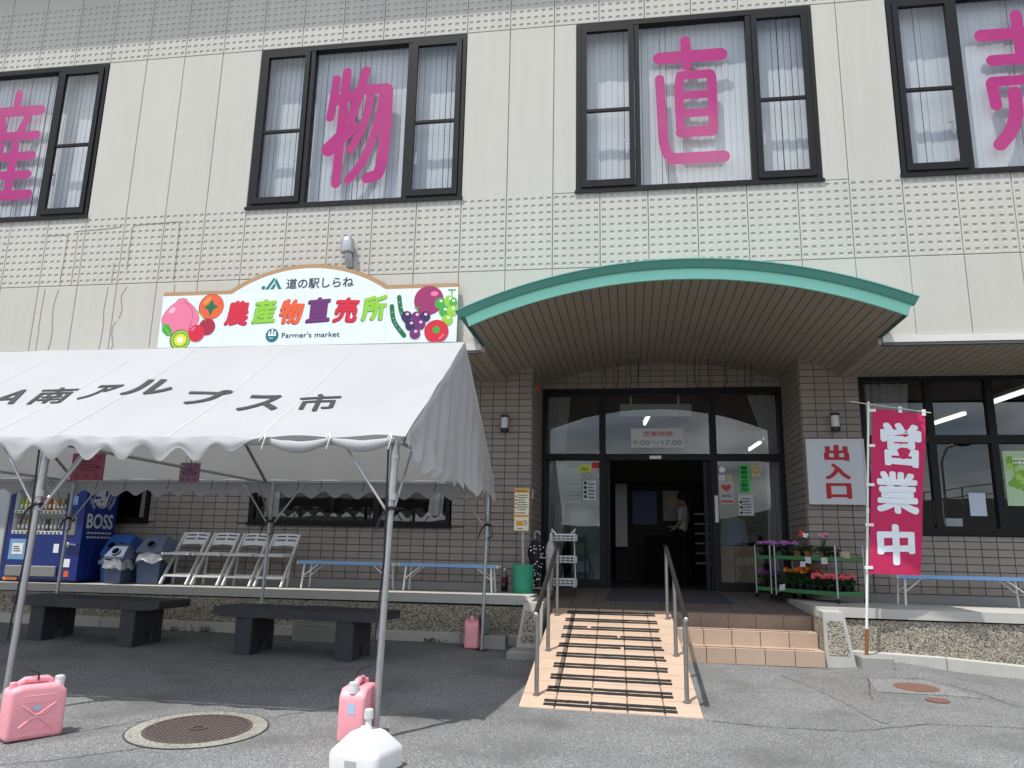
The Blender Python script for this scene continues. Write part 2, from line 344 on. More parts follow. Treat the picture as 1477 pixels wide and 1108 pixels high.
# ------------------------------------------------------------------ ground
def gz(X, Y):
    Yc = max(-9.5, min(Y, 1.5)); X = max(-6, min(X, 20))
    return .15+.043*Yc-.006*(X-7)+.07*math.exp(-((X-10.9)/.5)**2-((Yc-.3)/.45)**2)-.045*max(0, min(X-11, 3))
xs = [-260, -90, -40, -20]+[-12+.5*i for i in range(33)]+[4.25+.25*i for i in range(0, 45)]+[16+i for i in range(0, 10)]+[40, 90, 260]
ys = [-260, -120, -60, -30, -18]+[-12+.75*i for i in range(8)]+[-6+.25*i for i in range(31)]+[2.2, 12, 60, 260]
g = MB()
for y in ys:
    for x in xs: g.v.append((x, y, gz(x, y)))
nx = len(xs)
for j in range(len(ys)-1):
    for i in range(nx-1): g.f.append([j*nx+i, j*nx+i+1, (j+1)*nx+i+1, (j+1)*nx+i]); g.mi.append(0); g.r.append(.5)
tag(put('ground', g.mesh('ground', M_asph, smooth='all')), kind='structure')
def strip(mb, pts, w, dz=.004, jit=.0, seg=.06, taper=False):
    """thin sheet following the ground along a broken line"""
    P = []
    for (a, b), (c, d) in zip(pts[:-1], pts[1:]):
        n = max(1, int(math.hypot(c-a, d-b)/seg)); P += [(a+(c-a)*i/n, b+(d-b)*i/n) for i in range(n)]
    P.append(pts[-1]); P = [(x+random.uniform(-jit, jit), y+random.uniform(-jit, jit)) for x, y in P]
    Lr = []
    for i, (x, y) in enumerate(P):
        a = P[max(0, i-1)]; b = P[min(len(P)-1, i+1)]; dx, dy = b[0]-a[0], b[1]-a[1]; l = math.hypot(dx, dy) or 1
        ww = w*(random.uniform(.4, 1.3) if jit else 1); Lr.append(((x-dy/l*ww/2, y+dx/l*ww/2), (x+dy/l*ww/2, y-dx/l*ww/2)))
    for (a, b), (c, d) in zip(Lr[:-1], Lr[1:]): mb.quad(*[(p[0], p[1], gz(*p)+dz) for p in (a, b, d, c)])
cr = MB()
for pts in ([(8.68, -2.53), (9.1, -2.62), (9.75, -2.6), (10.4, -2.25), (11.2, -2.2), (12.4, -2.0), (14, -2.1)], [(4.1, -4.6), (4.4, -4.55), (4.7, -4.35), (5.0, -4.05)],
            [(2.9, -4.8), (3.6, -4.75), (4.1, -4.6), (4.15, -5.2)], [(5.3, -3.4), (5.6, -3.0), (6.0, -2.6), (6.05, -2.2)], [(4.25, -3.95), (4.75, -3.3), (5.1, -3.15)],
            [(7.0, -4.6), (7.4, -4.3), (7.5, -4.0)], [(10.45, -.52), (10.95, -.44), (11.2, -.62), (11.35, -1.0), (11.42, -1.35)], [(10.45, -.52), (10.3, -1.1), (10.2, -1.5)]):
    strip(cr, pts, .009, .005, .012, .05)
tag(put('crack', cr.mesh('crack', M_crack)), kind='structure')
pt = MB(); rp_ = random.Random(21); edge = []
for i in range(25):                                        # an old worn band of darker asphalt, ragged and pointed at its near end
    q = i/24; cxp, cyp = 9.95+.10*q+.10*math.sin(q*3), -.55-1.75*q; hw = (.34*(1-q)**.7+.02)*(1+.05*rp_.uniform(-1, 1)); edge.append(((cxp-hw, cyp+.01*rp_.uniform(-1, 1)), (cxp+hw, cyp)))
for (a, b), (c, d) in zip(edge[:-1], edge[1:]): pt.quad(*[(p[0], p[1], gz(*p)+.0035) for p in (a, b, d, c)])
tag(put('asphalt_patch', pt.mesh('asphalt_patch', M_asphd)), kind='structure')
cpad = MB()
for (a, b, c, d) in (((10.45, -.50), (11.0, -.50), (11.25, -1.15), (10.35, -1.15)),):
    N = 6
    for i in range(N):
        for j in range(N):
            f = lambda u, v: ((a[0]+(b[0]-a[0])*u)*(1-v)+(d[0]+(c[0]-d[0])*u)*v, (a[1]+(b[1]-a[1])*u)*(1-v)+(d[1]+(c[1]-d[1])*u)*v)
            q = [f(i/N, j/N), f((i+1)/N, j/N), f((i+1)/N, (j+1)/N), f(i/N, (j+1)/N)]; cpad.quad(*[(x, y, gz(x, y)+.004) for x, y in q])
M_aspl = pebble('pale_worn_asphalt', [(0, (.09, .088, .085)), (.5, (.19, .187, .18)), (1, (.36, .35, .34))], 165, .9, .4, .1)
tag(put('concrete_pad', cpad.mesh('concrete_pad', M_aspl)), kind='structure')

# ------------------------------------------------------------------ the market building
B = thing('market_building', (6.5, .9, .15), 'two-storey cream panelled market building with pitted bands and taupe tiled ground floor', 'building')
Z0, Z1, ZS, Z2, Z3 = 3.79, 4.744, 5.757, 8.215, 9.95     # panel joints: bottom, band joint, sill, head joint, eave
PW = .592
def panel_mesh(name, w, h, pits=None):
    """facing panel in its own frame: x 0..w, z 0..h, front at y 0; pits = (first row z, rows)"""
    mb = MB(); c = .006; T = .035
    xe = [c]; ze = [c]; pc = set()
    if pits:
        ncol = int(round(w/.1)); off = (w-(ncol-1)*.1)/2
        for i in range(ncol): xe += [off+.1*i-.026, off+.1*i+.026]
        for j in range(pits[1]): ze += [pits[0]+.1*j-.022, pits[0]+.1*j+.022]
    xe.append(w-c); ze.append(h-c)
    if not pits: xe = [c, w-c]; ze = [c, h-c]
    nxx, nzz = len(xe), len(ze)
    V = [(x, 0, z) for z in ze for x in xe]; F = []
    for j in range(nzz-1):
        for i in range(nxx-1):
            q = [j*nxx+i, j*nxx+i+1, (j+1)*nxx+i+1, (j+1)*nxx+i]
            if pits and i % 2 == 1 and j % 2 == 1:
                o = len(V); d = .0090
                for k in q:
                    x, _, z = V[k]; V.append((x+(.002 if k in (q[0], q[3]) else -.004), d, z+(.0065 if k in (q[0], q[1]) else -.001)))
                F.append([o, o+1, o+2, o+3])
                for k in range(4): F.append([q[k], q[(k+1) % 4], o+(k+1) % 4, o+k])
            else: F.append(q)
    mb.add(V, F)
    # chamfer and edges
    def ring(pa, pb):
        o = len(mb.v); mb.add(pa+pb, [[k, (k+1) % 4, 4+(k+1) % 4, 4+k] for k in range(4)])
    a = [(c, 0, c), (w-c, 0, c), (w-c, 0, h-c), (c, 0, h-c)]; b = [(0, .005, 0), (w, .005, 0), (w, .005, h), (0, .005, h)]; e = [(0, T, 0), (w, T, 0), (w, T, h), (0, T, h)]
    ring(a, b); ring(b, e)
    return mb.mesh(name, M_panel, recalc=False)
P_low = panel_mesh('wall_panel', PW, Z1-Z0-.008)
P_full = panel_mesh('wall_panel', PW, Z2-Z1-.008, (.055, 10))
P_sill = panel_mesh('wall_panel', PW, ZS-Z1-.004, (.055, 10))
P_top = panel_mesh('wall_panel', PW, Z3-Z2-.008, (.055, 10))
P_half = panel_mesh('wall_panel', .292, Z2-ZS-.010)
WINS = [(-4, 1), (5, 10), (12.5, 17.5), (19, 24)]
for k in range(-6, 28):
    x = .6*k+.004
    if .6*k+.6 < 6.34 or .6*k > 11.03: put('wall_panel', P_low, B, Vector((x, 0, Z0+.004))-ORG[B])
    else:                                                # panels cut along the curve of the canopy roof
        xl, xr = x, x+PW; pts = []
        if xl < 6.30: pts += [(xl, Z0+.004), (6.32, Z0+.004)]
        for i in range(13):
            xx = xl+(xr-xl)*i/12
            if 6.33 < xx < 11.02: pts.append((xx, 4.232-5.847+math.sqrt(5.847**2-(max(-2.325, min(2.325, xx-8.675)))**2)+.05))
        if xr > 11.03: pts += [(11.03, Z0+.004), (xr, Z0+.004)]
        pts += [(xr, Z1-.004), (xl, Z1-.004)]; mb = MB(); mb.prism(pts, lambda u, v, d: (u, d, v), .0, .022); part('wall_panel', mb, M_panel, B)
    put('wall_panel', P_top, B, Vector((x, 0, Z2+.004))-ORG[B])
    over = [(a, b) for a, b in WINS if k+1 > a+.01 and k < b-.01]
    if not over: put('wall_panel', P_full, B, Vector((x, 0, Z1+.004))-ORG[B])
    else:
        put('wall_panel', P_sill, B, Vector((x, 0, Z1+.004))-ORG[B])
        if k == 12: put('wall_panel', P_half, B, Vector((x, 0, ZS+.006))-ORG[B])
        if k == 17: put('wall_panel', P_half, B, Vector((x+.3, 0, ZS+.006))-ORG[B])
mb = MB()
def holed(mb, x0, x1, z0, z1, y, holes):
    xs_ = sorted({x0, x1}|{h[0] for h in holes}|{h[1] for h in holes}); zs_ = sorted({z0, z1}|{h[2] for h in holes}|{h[3] for h in holes})
    for a, b in zip(xs_[:-1], xs_[1:]):
        for c, d in zip(zs_[:-1], zs_[1:]):
            xm, zm = (a+b)/2, (c+d)/2
            if not any(h[0] < xm < h[1] and h[2] < zm < h[3] for h in holes): mb.quad((a, y, c), (b, y, c), (b, y, d), (a, y, d))
WZ0, WZ1 = 5.77, 8.19
holed(mb, -3.6, 16.8, Z0, Z3, .024, [(.6*a, .6*b, WZ0, WZ1) for a, b in WINS]+[(6.34, 11.01, Z0, 4.3)])
part('joint_backing', mb, M_joint, B)
# eave above, outside the frame: it throws the shade on the upper band
mb = MB(); mb.box(-3.8, 17, -.44, .6, Z3, Z3+.22); mb.box(-3.8, 17, -.50, -.44, Z3-.05, Z3+.3); part('eave', mb, M_offw, B)
mb = MB(); mb.box(-3.8, 17, .6, 14, Z3, Z3+.25); mb.box(-3.8, -3.6, .07, 14, .0, Z3); mb.box(16.8, 17, .07, 14, 0, Z3); mb.box(-3.6, 16.8, 13.8, 14, 0, Z3); mb.box(-3.6, 16.8, 1.4, 13.8, 5.2, 5.3); part('back_wall', mb, M_offw, B)
# sealed cracks on the lower left panels
rr = random.Random(3); mb = MB()
for x0, z0, z1, j in ((.115, 3.8, 4.70, 0), (.30, 3.8, 4.69, .02), (1.06, 3.82, 4.70, .01), (1.30, 4.25, 4.70, .03), (1.24, 3.8, 4.2, .02), (2.08, 3.85, 4.70, .0), (.33, 4.75, 5.50, .0), (.50, 4.75, 5.55, 0), (1.32, 4.95, 5.55, 0), (2.05, 4.76, 5.60, 0), (1.12, 4.77, 5.05, 0)):
    n = 14; pts = []; dx = 0
    for i in range(n+1): dx += rr.uniform(-.007, .007); pts.append((x0+dx+j*math.sin(i*.5), z0+(z1-z0)*i/n))
    capsule(mb, pts, .013, -.0015)
capsule(mb, [(1.32, 5.55), (1.36, 5.60), (2.0, 5.625), (2.045, 5.60)], .012, -.0022); capsule(mb, [(.02, 5.50), (.30, 5.50), (.33, 5.48)], .012, -.0022); capsule(mb, [(.45, 5.55), (.9, 5.565), (1.15, 5.585)], .012, -.0022)
part('sealed_crack', mb, mat('brown_sealant', (.22, .20, .17), .8), B)
mb = MB()
for a, b in ((-3.6, 6.33), (11.02, 16.8)): mb.box(a, b, -.03, .06, 3.715, 3.785); mb.box(a, b, -.03, -.024, 3.70, 3.715); mb.m = 0
part('drip_flashing', mb, M_offw, B)
mb = MB()
for a, b in ((-3.6, 6.33), (11.02, 16.8)): mb.box(a, b, -.022, .05, 3.668, 3.70)
part('soffit_trim', mb, mat('grey_trim', (.10, .105, .105), .5), B)

# upper windows -------------------------------------------------------
def upper_window(x0, x1, strokes, lab, sunny=False):
    z0, z1 = WZ0, WZ1; a, b = x0+.79, x1-.79
    mb = MB()
    mb.box(x0+.005, x0+.06, -.010, .10, z0, z1); mb.box(x1-.06, x1-.005, -.010, .10, z0, z1); mb.box(x0+.06, x1-.06, -.010, .10, z1-.055, z1); mb.box(x0+.06, x1-.06, -.012, .10, z0, z0+.045)
    mb.box(a-.035, a+.03, -.006, .10, z0+.045, z1-.055); mb.box(b-.03, b+.035, -.006, .10, z0+.045, z1-.055)
    W = part('window', mb, M_framel, B); W['label'] = lab
    mb = MB(); mb.box(x0-.02, x1+.02, -.026, -.0125, z0-.03, z0+.012); part('sill', mb, M_frame, W)
    for p, q in ((x0+.065, a-.04), (b+.04, x1-.065)):
        mb = MB(); y0, y1 = -.03, .02; w = .07; zz0, zz1 = z0+.05, z1-.06; zm = z0+1.13
        mb.box(p, p+w, y0, y1, zz0, zz1); mb.box(q-w, q, y0, y1, zz0, zz1); mb.box(p+w, q-w, y0, y1, zz0, zz0+w+.02); mb.box(p+w, q-w, y0, y1, zz1-w, zz1); mb.box(p+w, q-w, y0+.012, y1, zm-.02, zm+.02)
        sgs = part('sash', mb, M_frame, W)
        mb = MB(); mb.quad((p+w, .0, zz0+w), (q-w, .0, zz0+w), (q-w, .0, zz1-w), (p+w, .0, zz1-w)); part('pane', mb, M_glass, W)
        xh = q-w-.03 if p < (x0+x1)/2 else p+w+.03
        mb = MB(); mb.bar((xh, .03, z0+.52), (xh, .03, z0+.70), .02); mb.bar((xh, .03, z0+.70), (xh-.05, .03, z0+.70), .02); part('handle', mb, M_steel, W)
    mb = MB(); mb.quad((a+.03, .045, z0+.045), (b-.03, .045, z0+.045), (b-.03, .045, z1-.055), (a+.03, .045, z1-.055)); part('pane', mb, M_glass, W)
    mb = MB(); n = int((x1-x0-.1)/.0795)
    for i in range(n):
        x = x0+.06+.0795*i; t = math.radians(4+random.uniform(-2.5, 2.5)); dx = .0384*math.cos(t); dy = .0384*math.sin(t); xc = x+.04; y = .195+random.uniform(-.004, .004)
        if random.random() < .08: dx *= .86
        mb.quad((xc-dx, y+dy, z0+.05), (xc, y-.003, z0+.05), (xc, y-.003, z1+.1), (xc-dx, y+dy, z1+.1)); mb.quad((xc, y-.003, z0+.05), (xc+dx, y-dy, z0+.05), (xc+dx, y-dy, z1+.1), (xc, y-.003, z1+.1))
    part('blind', mb, M_blind, W, recalc=False)
    mb = MB(); mb.box(x0-.1, x1+.1, .45, .5, z0-.1, z1+.1); mb.box(x0, x1, .10, .5, z0-.08, z0+.0); mb.box(x0, x1, .10, .5, z1+.0, z1+.08); mb.box(x0-.06, x0, .1, .5, z0-.08, z1+.08); mb.box(x1, x1+.06, .1, .5, z0-.08, z1+.08); part('blocking_box', mb, M_in, W)  # opaque dark box added behind the blind as a blocker, no room modelled there
    if strokes:
        mb = MB()
        for i, (w, pts) in enumerate(strokes): capsule(mb, pts, w*1.06, .058+.0006*i, n=8)
        part('letter', mb, M_magenta, W)
def curve(pts, n=7):                                     # smooth 2-D curve through points
    out = []
    P = [pts[0]]+list(pts)+[pts[-1]]
    for i in range(1, len(P)-2):
        for j in range(n):
            t = j/n; r = []
            for c in (0, 1):
                a, b, d, e = P[i-1][c], P[i][c], P[i+1][c], P[i+2][c]
                r.append(.5*((2*b)+(-a+d)*t+(2*a-5*b+4*d-e)*t*t+(-a+3*b-3*d+e)*t**3))
            out.append(tuple(r))
    out.append(tuple(pts[-1])); return out
# strokes in metres inside each window: (width, points)
def st(x0, lst): return [(w, [(x0+u, v) for u, v in pts]) for w, pts in lst]
BU = st(4.03, [(.115, [(.10, 7.70), (.085, 7.45), (.05, 7.10)]), (.125, [(.25, 7.80), (.235, 7.40), (.215, 6.80), (.20, 6.10)]), (.16, [(.10, 7.36), (.33, 7.42)]),
     (.20, [(.06, 6.62), (.36, 6.93)]), (.13, curve([(.52, 7.80), (.455, 7.45), (.355, 7.08)])), (.15, [(.46, 7.50), (.83, 7.50)]), (.15, curve([(.855, 7.48), (.86, 7.0), (.835, 6.45), (.81, 6.26)])), (.15, [(.78, 6.20), (.64, 6.16)]), (.15, curve([(.815, 6.30), (.80, 6.24), (.77, 6.20)])),
     (.115, curve([(.62, 7.46), (.56, 7.05), (.42, 6.68), (.36, 6.60)])), (.115, curve([(.80, 7.46), (.73, 6.95), (.56, 6.42), (.37, 6.15)]))])
CH = st(8.52, [(.17, [(.07, 7.64), (.84, 7.64)]), (.12, [(.40, 7.88), (.41, 7.5)]), (.115, [(.06, 7.34), (.09, 6.45), (.11, 6.35), (.14, 6.25), (.25, 6.20), (.84, 6.17)]), (.15, [(.20, 6.19), (.83, 6.19)]),
     (.11, [(.32, 7.33), (.30, 7.22), (.31, 6.62)]), (.12, [(.33, 7.37), (.70, 7.37)]), (.115, [(.72, 7.33), (.72, 6.60)]), (.11, [(.33, 7.08), (.70, 7.08)]), (.11, [(.33, 6.82), (.70, 6.82)]), (.14, [(.32, 6.555), (.70, 6.555)])])
SA = st(-1.42, [(.12, [(.52, 7.86), (.52, 7.60)]), (.16, [(.08, 7.56), (.92, 7.56)]), (.12, [(.30, 7.45), (.36, 7.22)]), (.12, [(.74, 7.46), (.64, 7.22)]), (.14, [(.12, 7.15), (.92, 7.15)]),
     (.13, curve([(.14, 7.12), (.13, 6.6), (.02, 6.15)])), (.12, [(.36, 7.0), (.27, 6.75)]), (.14, [(.34, 6.82), (.90, 6.82)]), (.13, [(.60, 7.0), (.60, 6.2)]), (.13, [(.36, 6.52), (.88, 6.52)]), (.15, [(.26, 6.20), (.94, 6.20)])])
UR = st(12.42, [(.16, [(.08, 7.62), (.92, 7.62)]), (.13, [(.50, 7.88), (.50, 7.3)]), (.14, [(.17, 7.27), (.83, 7.27)]), (.13, [(.14, 6.98), (.90, 6.98)]), (.13, [(.13, 6.96), (.15, 6.66)]), (.13, [(.91, 6.96), (.90, 6.70)]),
     (.15, curve([(.37, 6.82), (.36, 6.55), (.28, 6.32), (.14, 6.14)])), (.14, curve([(.62, 6.84), (.62, 6.3), (.68, 6.18), (.80, 6.15), (.92, 6.2), (.94, 6.4)]))])
upper_window(-2.4, .6, SA, 'upper window with the magenta letter at the left edge')
upper_window(3.0, 6.0, BU, 'upper window with the slanting magenta letter')
upper_window(7.5, 10.5, CH, 'upper window with the boxy magenta letter')
upper_window(11.4, 14.4, UR, 'upper window with the magenta letter at the right edge')

# ground-floor tiled wall --------------------------------------------
TW, TH, YF = .1905, .0957, 1.75
ZB = .835
XL, XR, YD = 6.75, 10.465, 3.0
tiles = []                                               # (plane, u0, u1, z0, z1): 0 front, 1 left reveal, 2 right reveal, 3 over the door
def course(plane, ua, ub, za, zb, openings=(), align=0.):
    nr = int((zb-za)/TH+.001)+1; i0 = math.floor((ua-align)/TW)
    for j in range(nr):
        z0 = za+j*TH; z1 = min(z0+TH, zb)
        if z1-z0 < .02: continue
        u = align+i0*TW
        while u < ub-.01:
            a, b = max(u, ua), min(u+TW, ub); u += TW
            segs = [(a, b)]; zz0, zz1 = z0, z1
            for (h0, h1, k0, k1) in openings:
                if zz1 <= k0+.005 or zz0 >= k1-.005: continue
                new = []
                for p, q in segs:
                    if q <= h0 or p >= h1: new.append((p, q))
                    elif zz0 < k0-.03 and q > h0 and p < h1: new.append((p, q)); zz1 = min(zz1, k0)
                    elif zz1 > k1+.03: new.append((p, q)); zz0 = max(zz0, k1)
                    else:
                        if p < h0-.015: new.append((p, h0))
                        if q > h1+.015: new.append((h1, q))
                segs = new
            for p, q in segs:
                if q-p > .02: tiles.append((plane, p, q, zz0, zz1))
WIN_L = [(-.62, .92, 1.58, 2.95), (2.53, 5.61, 1.58, 2.95)]
course(0, -3.6, XL, ZB, 3.95, WIN_L, XL); course(0, XR, 11.235, ZB, 3.95, (), XR); course(0, 11.235, 16.8, ZB, 1.575, (), XR)
course(1, YF+.01, YD, ZB-.1, 4.0, (), YF+.01); course(2, YF+.01, YD, ZB-.1, 4.0, (), YF+.01); course(3, XL+.01, XR-.01, 3.83, 4.40, (), XL+.01)
def tile_verts(plane, u0, u1, z0, z1):
    g_ = .0045; c = .004; d = .011
    P = lambda u, z, t: {0: (u, YF-t, z), 1: (XL+t, u, z), 2: (XR-t, u, z), 3: (u, YD-t, z)}[plane]
    a = [(u0+g_, z0+g_), (u1-g_, z0+g_), (u1-g_, z1-g_), (u0+g_, z1-g_)]; b = [(u0+g_+c, z0+g_+c), (u1-g_-c, z0+g_+c), (u1-g_-c, z1-g_-c), (u0+g_+c, z1-g_-c)]
    return [P(u, z, -.004) for u, z in a]+[P(u, z, d-.003) for u, z in a]+[P(u, z, d) for u, z in b]
TF = [[8, 9, 10, 11]]+[[k, (k+1) % 4, 4+(k+1) % 4, 4+k] for k in range(4)]+[[4+k, 4+(k+1) % 4, 8+(k+1) % 4, 8+k] for k in range(4)]
def full(t): return t[0] == 0 and abs(t[2]-t[1]-TW) < .001 and abs(t[4]-t[3]-TH) < .001
def seen(t): return (5.7 < t[1] < 6.8 and t[3] < 3.6) or (10.4 < t[1] < 13.0 and t[3] < 3.65)
cand = sorted([t for t in tiles if full(t) and seen(t)], key=lambda t: (t[1]-8.1)**2+100+(t[3]-1.3)**2)[:296]; cs = set(cand)
variants = []
for k in range(5):
    mb = MB(); mb.rv = [.5, .3, .7, .42, .62][k]; V = tile_verts(0, 0, TW, 0, TH); mb.add([(x, y-YF, z) for x, y, z in V], TF); variants.append(mb.mesh('tile', M_tile))
fld = MB()
for t in tiles:
    if t in cs: put('tile', random.choice(variants), B, Vector((t[1], YF, t[3]))-ORG[B])
    else: fld.rv = random.choice((.5, .3, .7, .42, .62)); fld.add(tile_verts(*t), TF)
tag(part('tile_field', fld, M_tile, B), kind='stuff')
mb = MB(); holed(mb, -3.6, XL, ZB-.1, 4.0, YF+.004, WIN_L); holed(mb, XR, 16.8, ZB-.1, 4.0, YF+.004, [(11.24, 16.8, 1.58, 4.0)]); mb.quad((XL-.004, YF+.004, .6), (XL-.004, YD+.1, .6), (XL-.004, YD+.1, 4.3), (XL-.004, YF+.004, 4.3)); mb.quad((XR+.004, YF+.004, .6), (XR+.004, YD+.1, .6), (XR+.004, YD+.1, 4.3), (XR+.004, YF+.004, 4.3)); mb.quad((XL, YD+.004, 3.83), (XR, YD+.004, 3.83), (XR, YD+.004, 4.6), (XL, YD+.004, 4.6))
part('mortar', mb, M_mortar, B)
mb = MB(); mb.box(-3.6, XL-.01, YF-.03, YF+.05, .60, ZB-.004); mb.box(XR+.01, 16.8, YF-.03, YF+.05, .60, ZB-.004); part('base_course', mb, M_conc, B)

# soffits and the arched canopy ---------------------------------------
def plank_mesh(w, y0, y1, t=.012):
    mb = MB(); c = .004
    mb.add([(-w/2, y0, t), (w/2, y0, t), (w/2, y1, t), (-w/2, y1, t), (-w/2, y0, c), (w/2, y0, c), (w/2, y1, c), (-w/2, y1, c), (-w/2+c, y0, 0), (w/2-c, y0, 0), (w/2-c, y1, 0), (-w/2+c, y1, 0)],
           [[8, 11, 10, 9]]+[[k, 4+k, 4+(k+1) % 4, (k+1) % 4] for k in range(4)]+[[4+k, 8+k, 8+(k+1) % 4, 4+(k+1) % 4] for k in range(4)])
    return mb
Pm = [None]*3
for k in range(3): mb = plank_mesh(.1115, -.02, 1.76); mb.r = [(.5, .35, .65)[k]]*len(mb.f); Pm[k] = mb.mesh('soffit_plank', M_plank)
ZSF = 3.69
x = 6.27
while x > -3.5: put('soffit_plank', random.choice(Pm), B, Vector((x, 0, ZSF))-ORG[B]); x -= .12
x = 11.06
while x < 16.7: put('soffit_plank', random.choice(Pm), B, Vector((x, 0, ZSF))-ORG[B]); x += .12
mb = MB(); mb.box(-3.6, 6.34, -.02, 1.9, ZSF+.013, ZSF+.02); mb.box(11.01, 16.8, -.02, 1.9, ZSF+.013, ZSF+.02); part('soffit_backing', mb, M_dark, B)
CX, CR, CXL, CXR, CY = 8.675, 5.847, 6.355, 10.985, -.93
CZ = 4.232-CR
def arc(xx, dr=0): return CZ+math.sqrt((CR+dr)**2-(xx-CX)**2)
mb = MB(); N = 40; a0 = math.asin((CXL-CX)/CR); a1 = -a0
def ap(a, dr, y): return (CX+(CR+dr)*math.sin(a), y, CZ+(CR+dr)*math.cos(a))
for i in range(N):
    p, q = a0+(a1-a0)*i/N, a0+(a1-a0)*(i+1)/N
    for (d0, d1, y0, y1) in ((-.012, .115, CY, CY+.03),):
        mb.hexa([ap(p, d0, y0), ap(q, d0, y0), ap(q, d0, y1), ap(p, d0, y1), ap(p, d1, y0), ap(q, d1, y0), ap(q, d1, y1), ap(p, d1, y1)])
CAN = part('canopy', mb, M_teal, B); CAN['label'] = 'arched entrance canopy with teal metal edge and planked underside'
mb = MB(); b0, b1 = a0-.012, a1+.004
for i in range(N):
    p, q = b0+(b1-b0)*i/N, b0+(b1-b0)*(i+1)/N
    mb.hexa([ap(p, .112, CY-.03), ap(q, .112, CY-.03), ap(q, .112, CY+.02), ap(p, .112, CY+.02), ap(p, .175, CY-.085), ap(q, .175, CY-.085), ap(q, .185, CY+.02), ap(p, .185, CY+.02)])
part('flashing', mb, M_tealc, CAN)
mb = MB()
for i in range(N):
    p, q = b0+(b1-b0)*i/N, b0+(b1-b0)*(i+1)/N
    mb.hexa([ap(p, .178, CY-.095), ap(q, .178, CY-.095), ap(q, .178, .02), ap(p, .178, .02), ap(p, .19, CY-.095), ap(q, .19, CY-.095), ap(q, .19, .02), ap(p, .19, .02)])
part('roof_sheet', mb, M_tealc, CAN)
for xx, sg in ((CXL, -1), (CXR, 1)):
    mb = MB(); z = arc(xx); mb.hexa([(xx-.02, CY+.03, z-.01), (xx+.02, CY+.03, z-.01), (xx+.02, .0, z-.01), (xx-.02, .0, z-.01), (xx-.02+.05*sg, CY+.03, z+.16), (xx+.02+.05*sg, CY+.03, z+.16), (xx+.02+.05*sg, .0, z+.16), (xx-.02+.05*sg, .0, z+.16)])
    part('side_board', mb, M_green_d, CAN)
n = 47; pl = []
for (w, y0, y1) in ((.096, CY+.035, YF+.02), (.096, CY+.035, YD+.02)):
    q = []
    for k in range(3): mb = plank_mesh(.0955, y0, y1); mb.r = [(.5, .38, .62)[k]]*len(mb.f); q.append(mb.mesh('plank', M_plank))
    pl.append(q)
for i in range(n):
    a = a0+(a1-a0)*(i+.5)/n; px, _, pz = ap(a, 0, 0)
    o = put('plank', random.choice(pl[1 if XL-.04 < px < XR+.04 else 0]), CAN, Vector((px, 0, pz))-ORG[B]); o.rotation_euler = (0, a, 0)
mb = MB()
for i in range(N):
    p, q = a0+(a1-a0)*i/N, a0+(a1-a0)*(i+1)/N; mb.quad(ap(p, .014, CY+.03), ap(q, .014, CY+.03), ap(q, .014, YD+.1), ap(p, .014, YD+.1))
part('plank_backing', mb, M_dark, CAN)
for xx in (CXL+.0, CXR-.0): mb = MB(); mb.box(xx-.022, xx+.022, -.03, YF, 3.672, 3.775); part('soffit_bead', mb, M_plank, CAN)

# entrance: framed glazing -------------------------------------------
zf = .745
mb = MB(); f0, f1 = XL+.005, XR-.005; yd0, yd1 = YD-.02, YD+.09
mb.box(f0, f0+.06, yd0, yd1, zf, 3.82); mb.box(f1-.06, f1, yd0, yd1, zf, 3.82); mb.box(f0+.06, f1-.06, yd0, yd1, 3.74, 3.82); mb.box(f0+.06, f1-.06, yd0-.01, yd1, 2.685, 2.785)
for xm in (7.715, 9.41): mb.box(xm-.05, xm+.05, yd0-.004, yd1, zf, 2.685); mb.box(xm-.05, xm+.05, yd0-.004, yd1, 2.785, 3.74)
mb.box(f0+.06, 7.665, yd0, yd1, zf, zf+.13); mb.box(9.46, f1-.06, yd0, yd1, zf, zf+.13)
ENT = part('entrance', mb, M_frame, B); ENT['label'] = 'dark framed glazed shop entrance with the sliding door open'
for a, b, c, d in ((f0+.06, 7.665, 2.785, 3.74), (7.765, 9.36, 2.785, 3.74), (9.46, f1-.06, 2.785, 3.74), (f0+.06, 7.665, zf+.13, 2.685), (9.46, f1-.06, zf+.13, 2.685)):
    mb = MB(); mb.quad((a, YD+.03, c), (b, YD+.03, c), (b, YD+.03, d), (a, YD+.03, d)); part('pane', mb, M_glasslow, ENT)
for a, b in ((7.765, 7.83), (9.25, 9.31), (9.325, 9.36)):
    mb = MB(); mb.box(a, b, YD+.045, YD+.085, zf, 2.685); part('door_leaf', mb, M_framel, ENT)
mb = MB(); mb.box(8.44, 8.62, YD-.07, YD-.03, 2.70, 2.75); part('door_sensor', mb, M_steelb, ENT)
mb = MB(); mb.box(9.40, 9.45, YD-.035, YD-.025, 1.75, 2.15); part('push_plate', mb, M_offw, ENT)
def curtain(x0, x1, x2, x3, z0, z1, y, n=14, amp=.025):       # x0..x1 at the top, x2..x3 at the bottom
    mb = MB()
    def f(u, v):
        t = v; a = x0+(x2-x0)*(1-t); b = x1+(x3-x1)*(1-t); return (a+(b-a)*u, y+amp*math.sin(u*n*2*PI/2+math.sin(v*3)*.6)+amp*.4*math.sin(u*23), z0+(z1-z0)*v)
    mb.grid(f, 46, 10); return mb
for args in ((6.83, 7.20, 6.83, 7.10, 2.80, 3.74, 3.2), (6.85, 7.15, 6.85, 7.05, .9, 2.66, 3.2), (9.97, 10.40, 10.28, 10.40, 2.80, 3.74, 3.2), (10.22, 10.40, 10.18, 10.40, .9, 2.68, 3.2)):
    part('curtain', curtain(*args), M_curt, ENT, smooth='all')

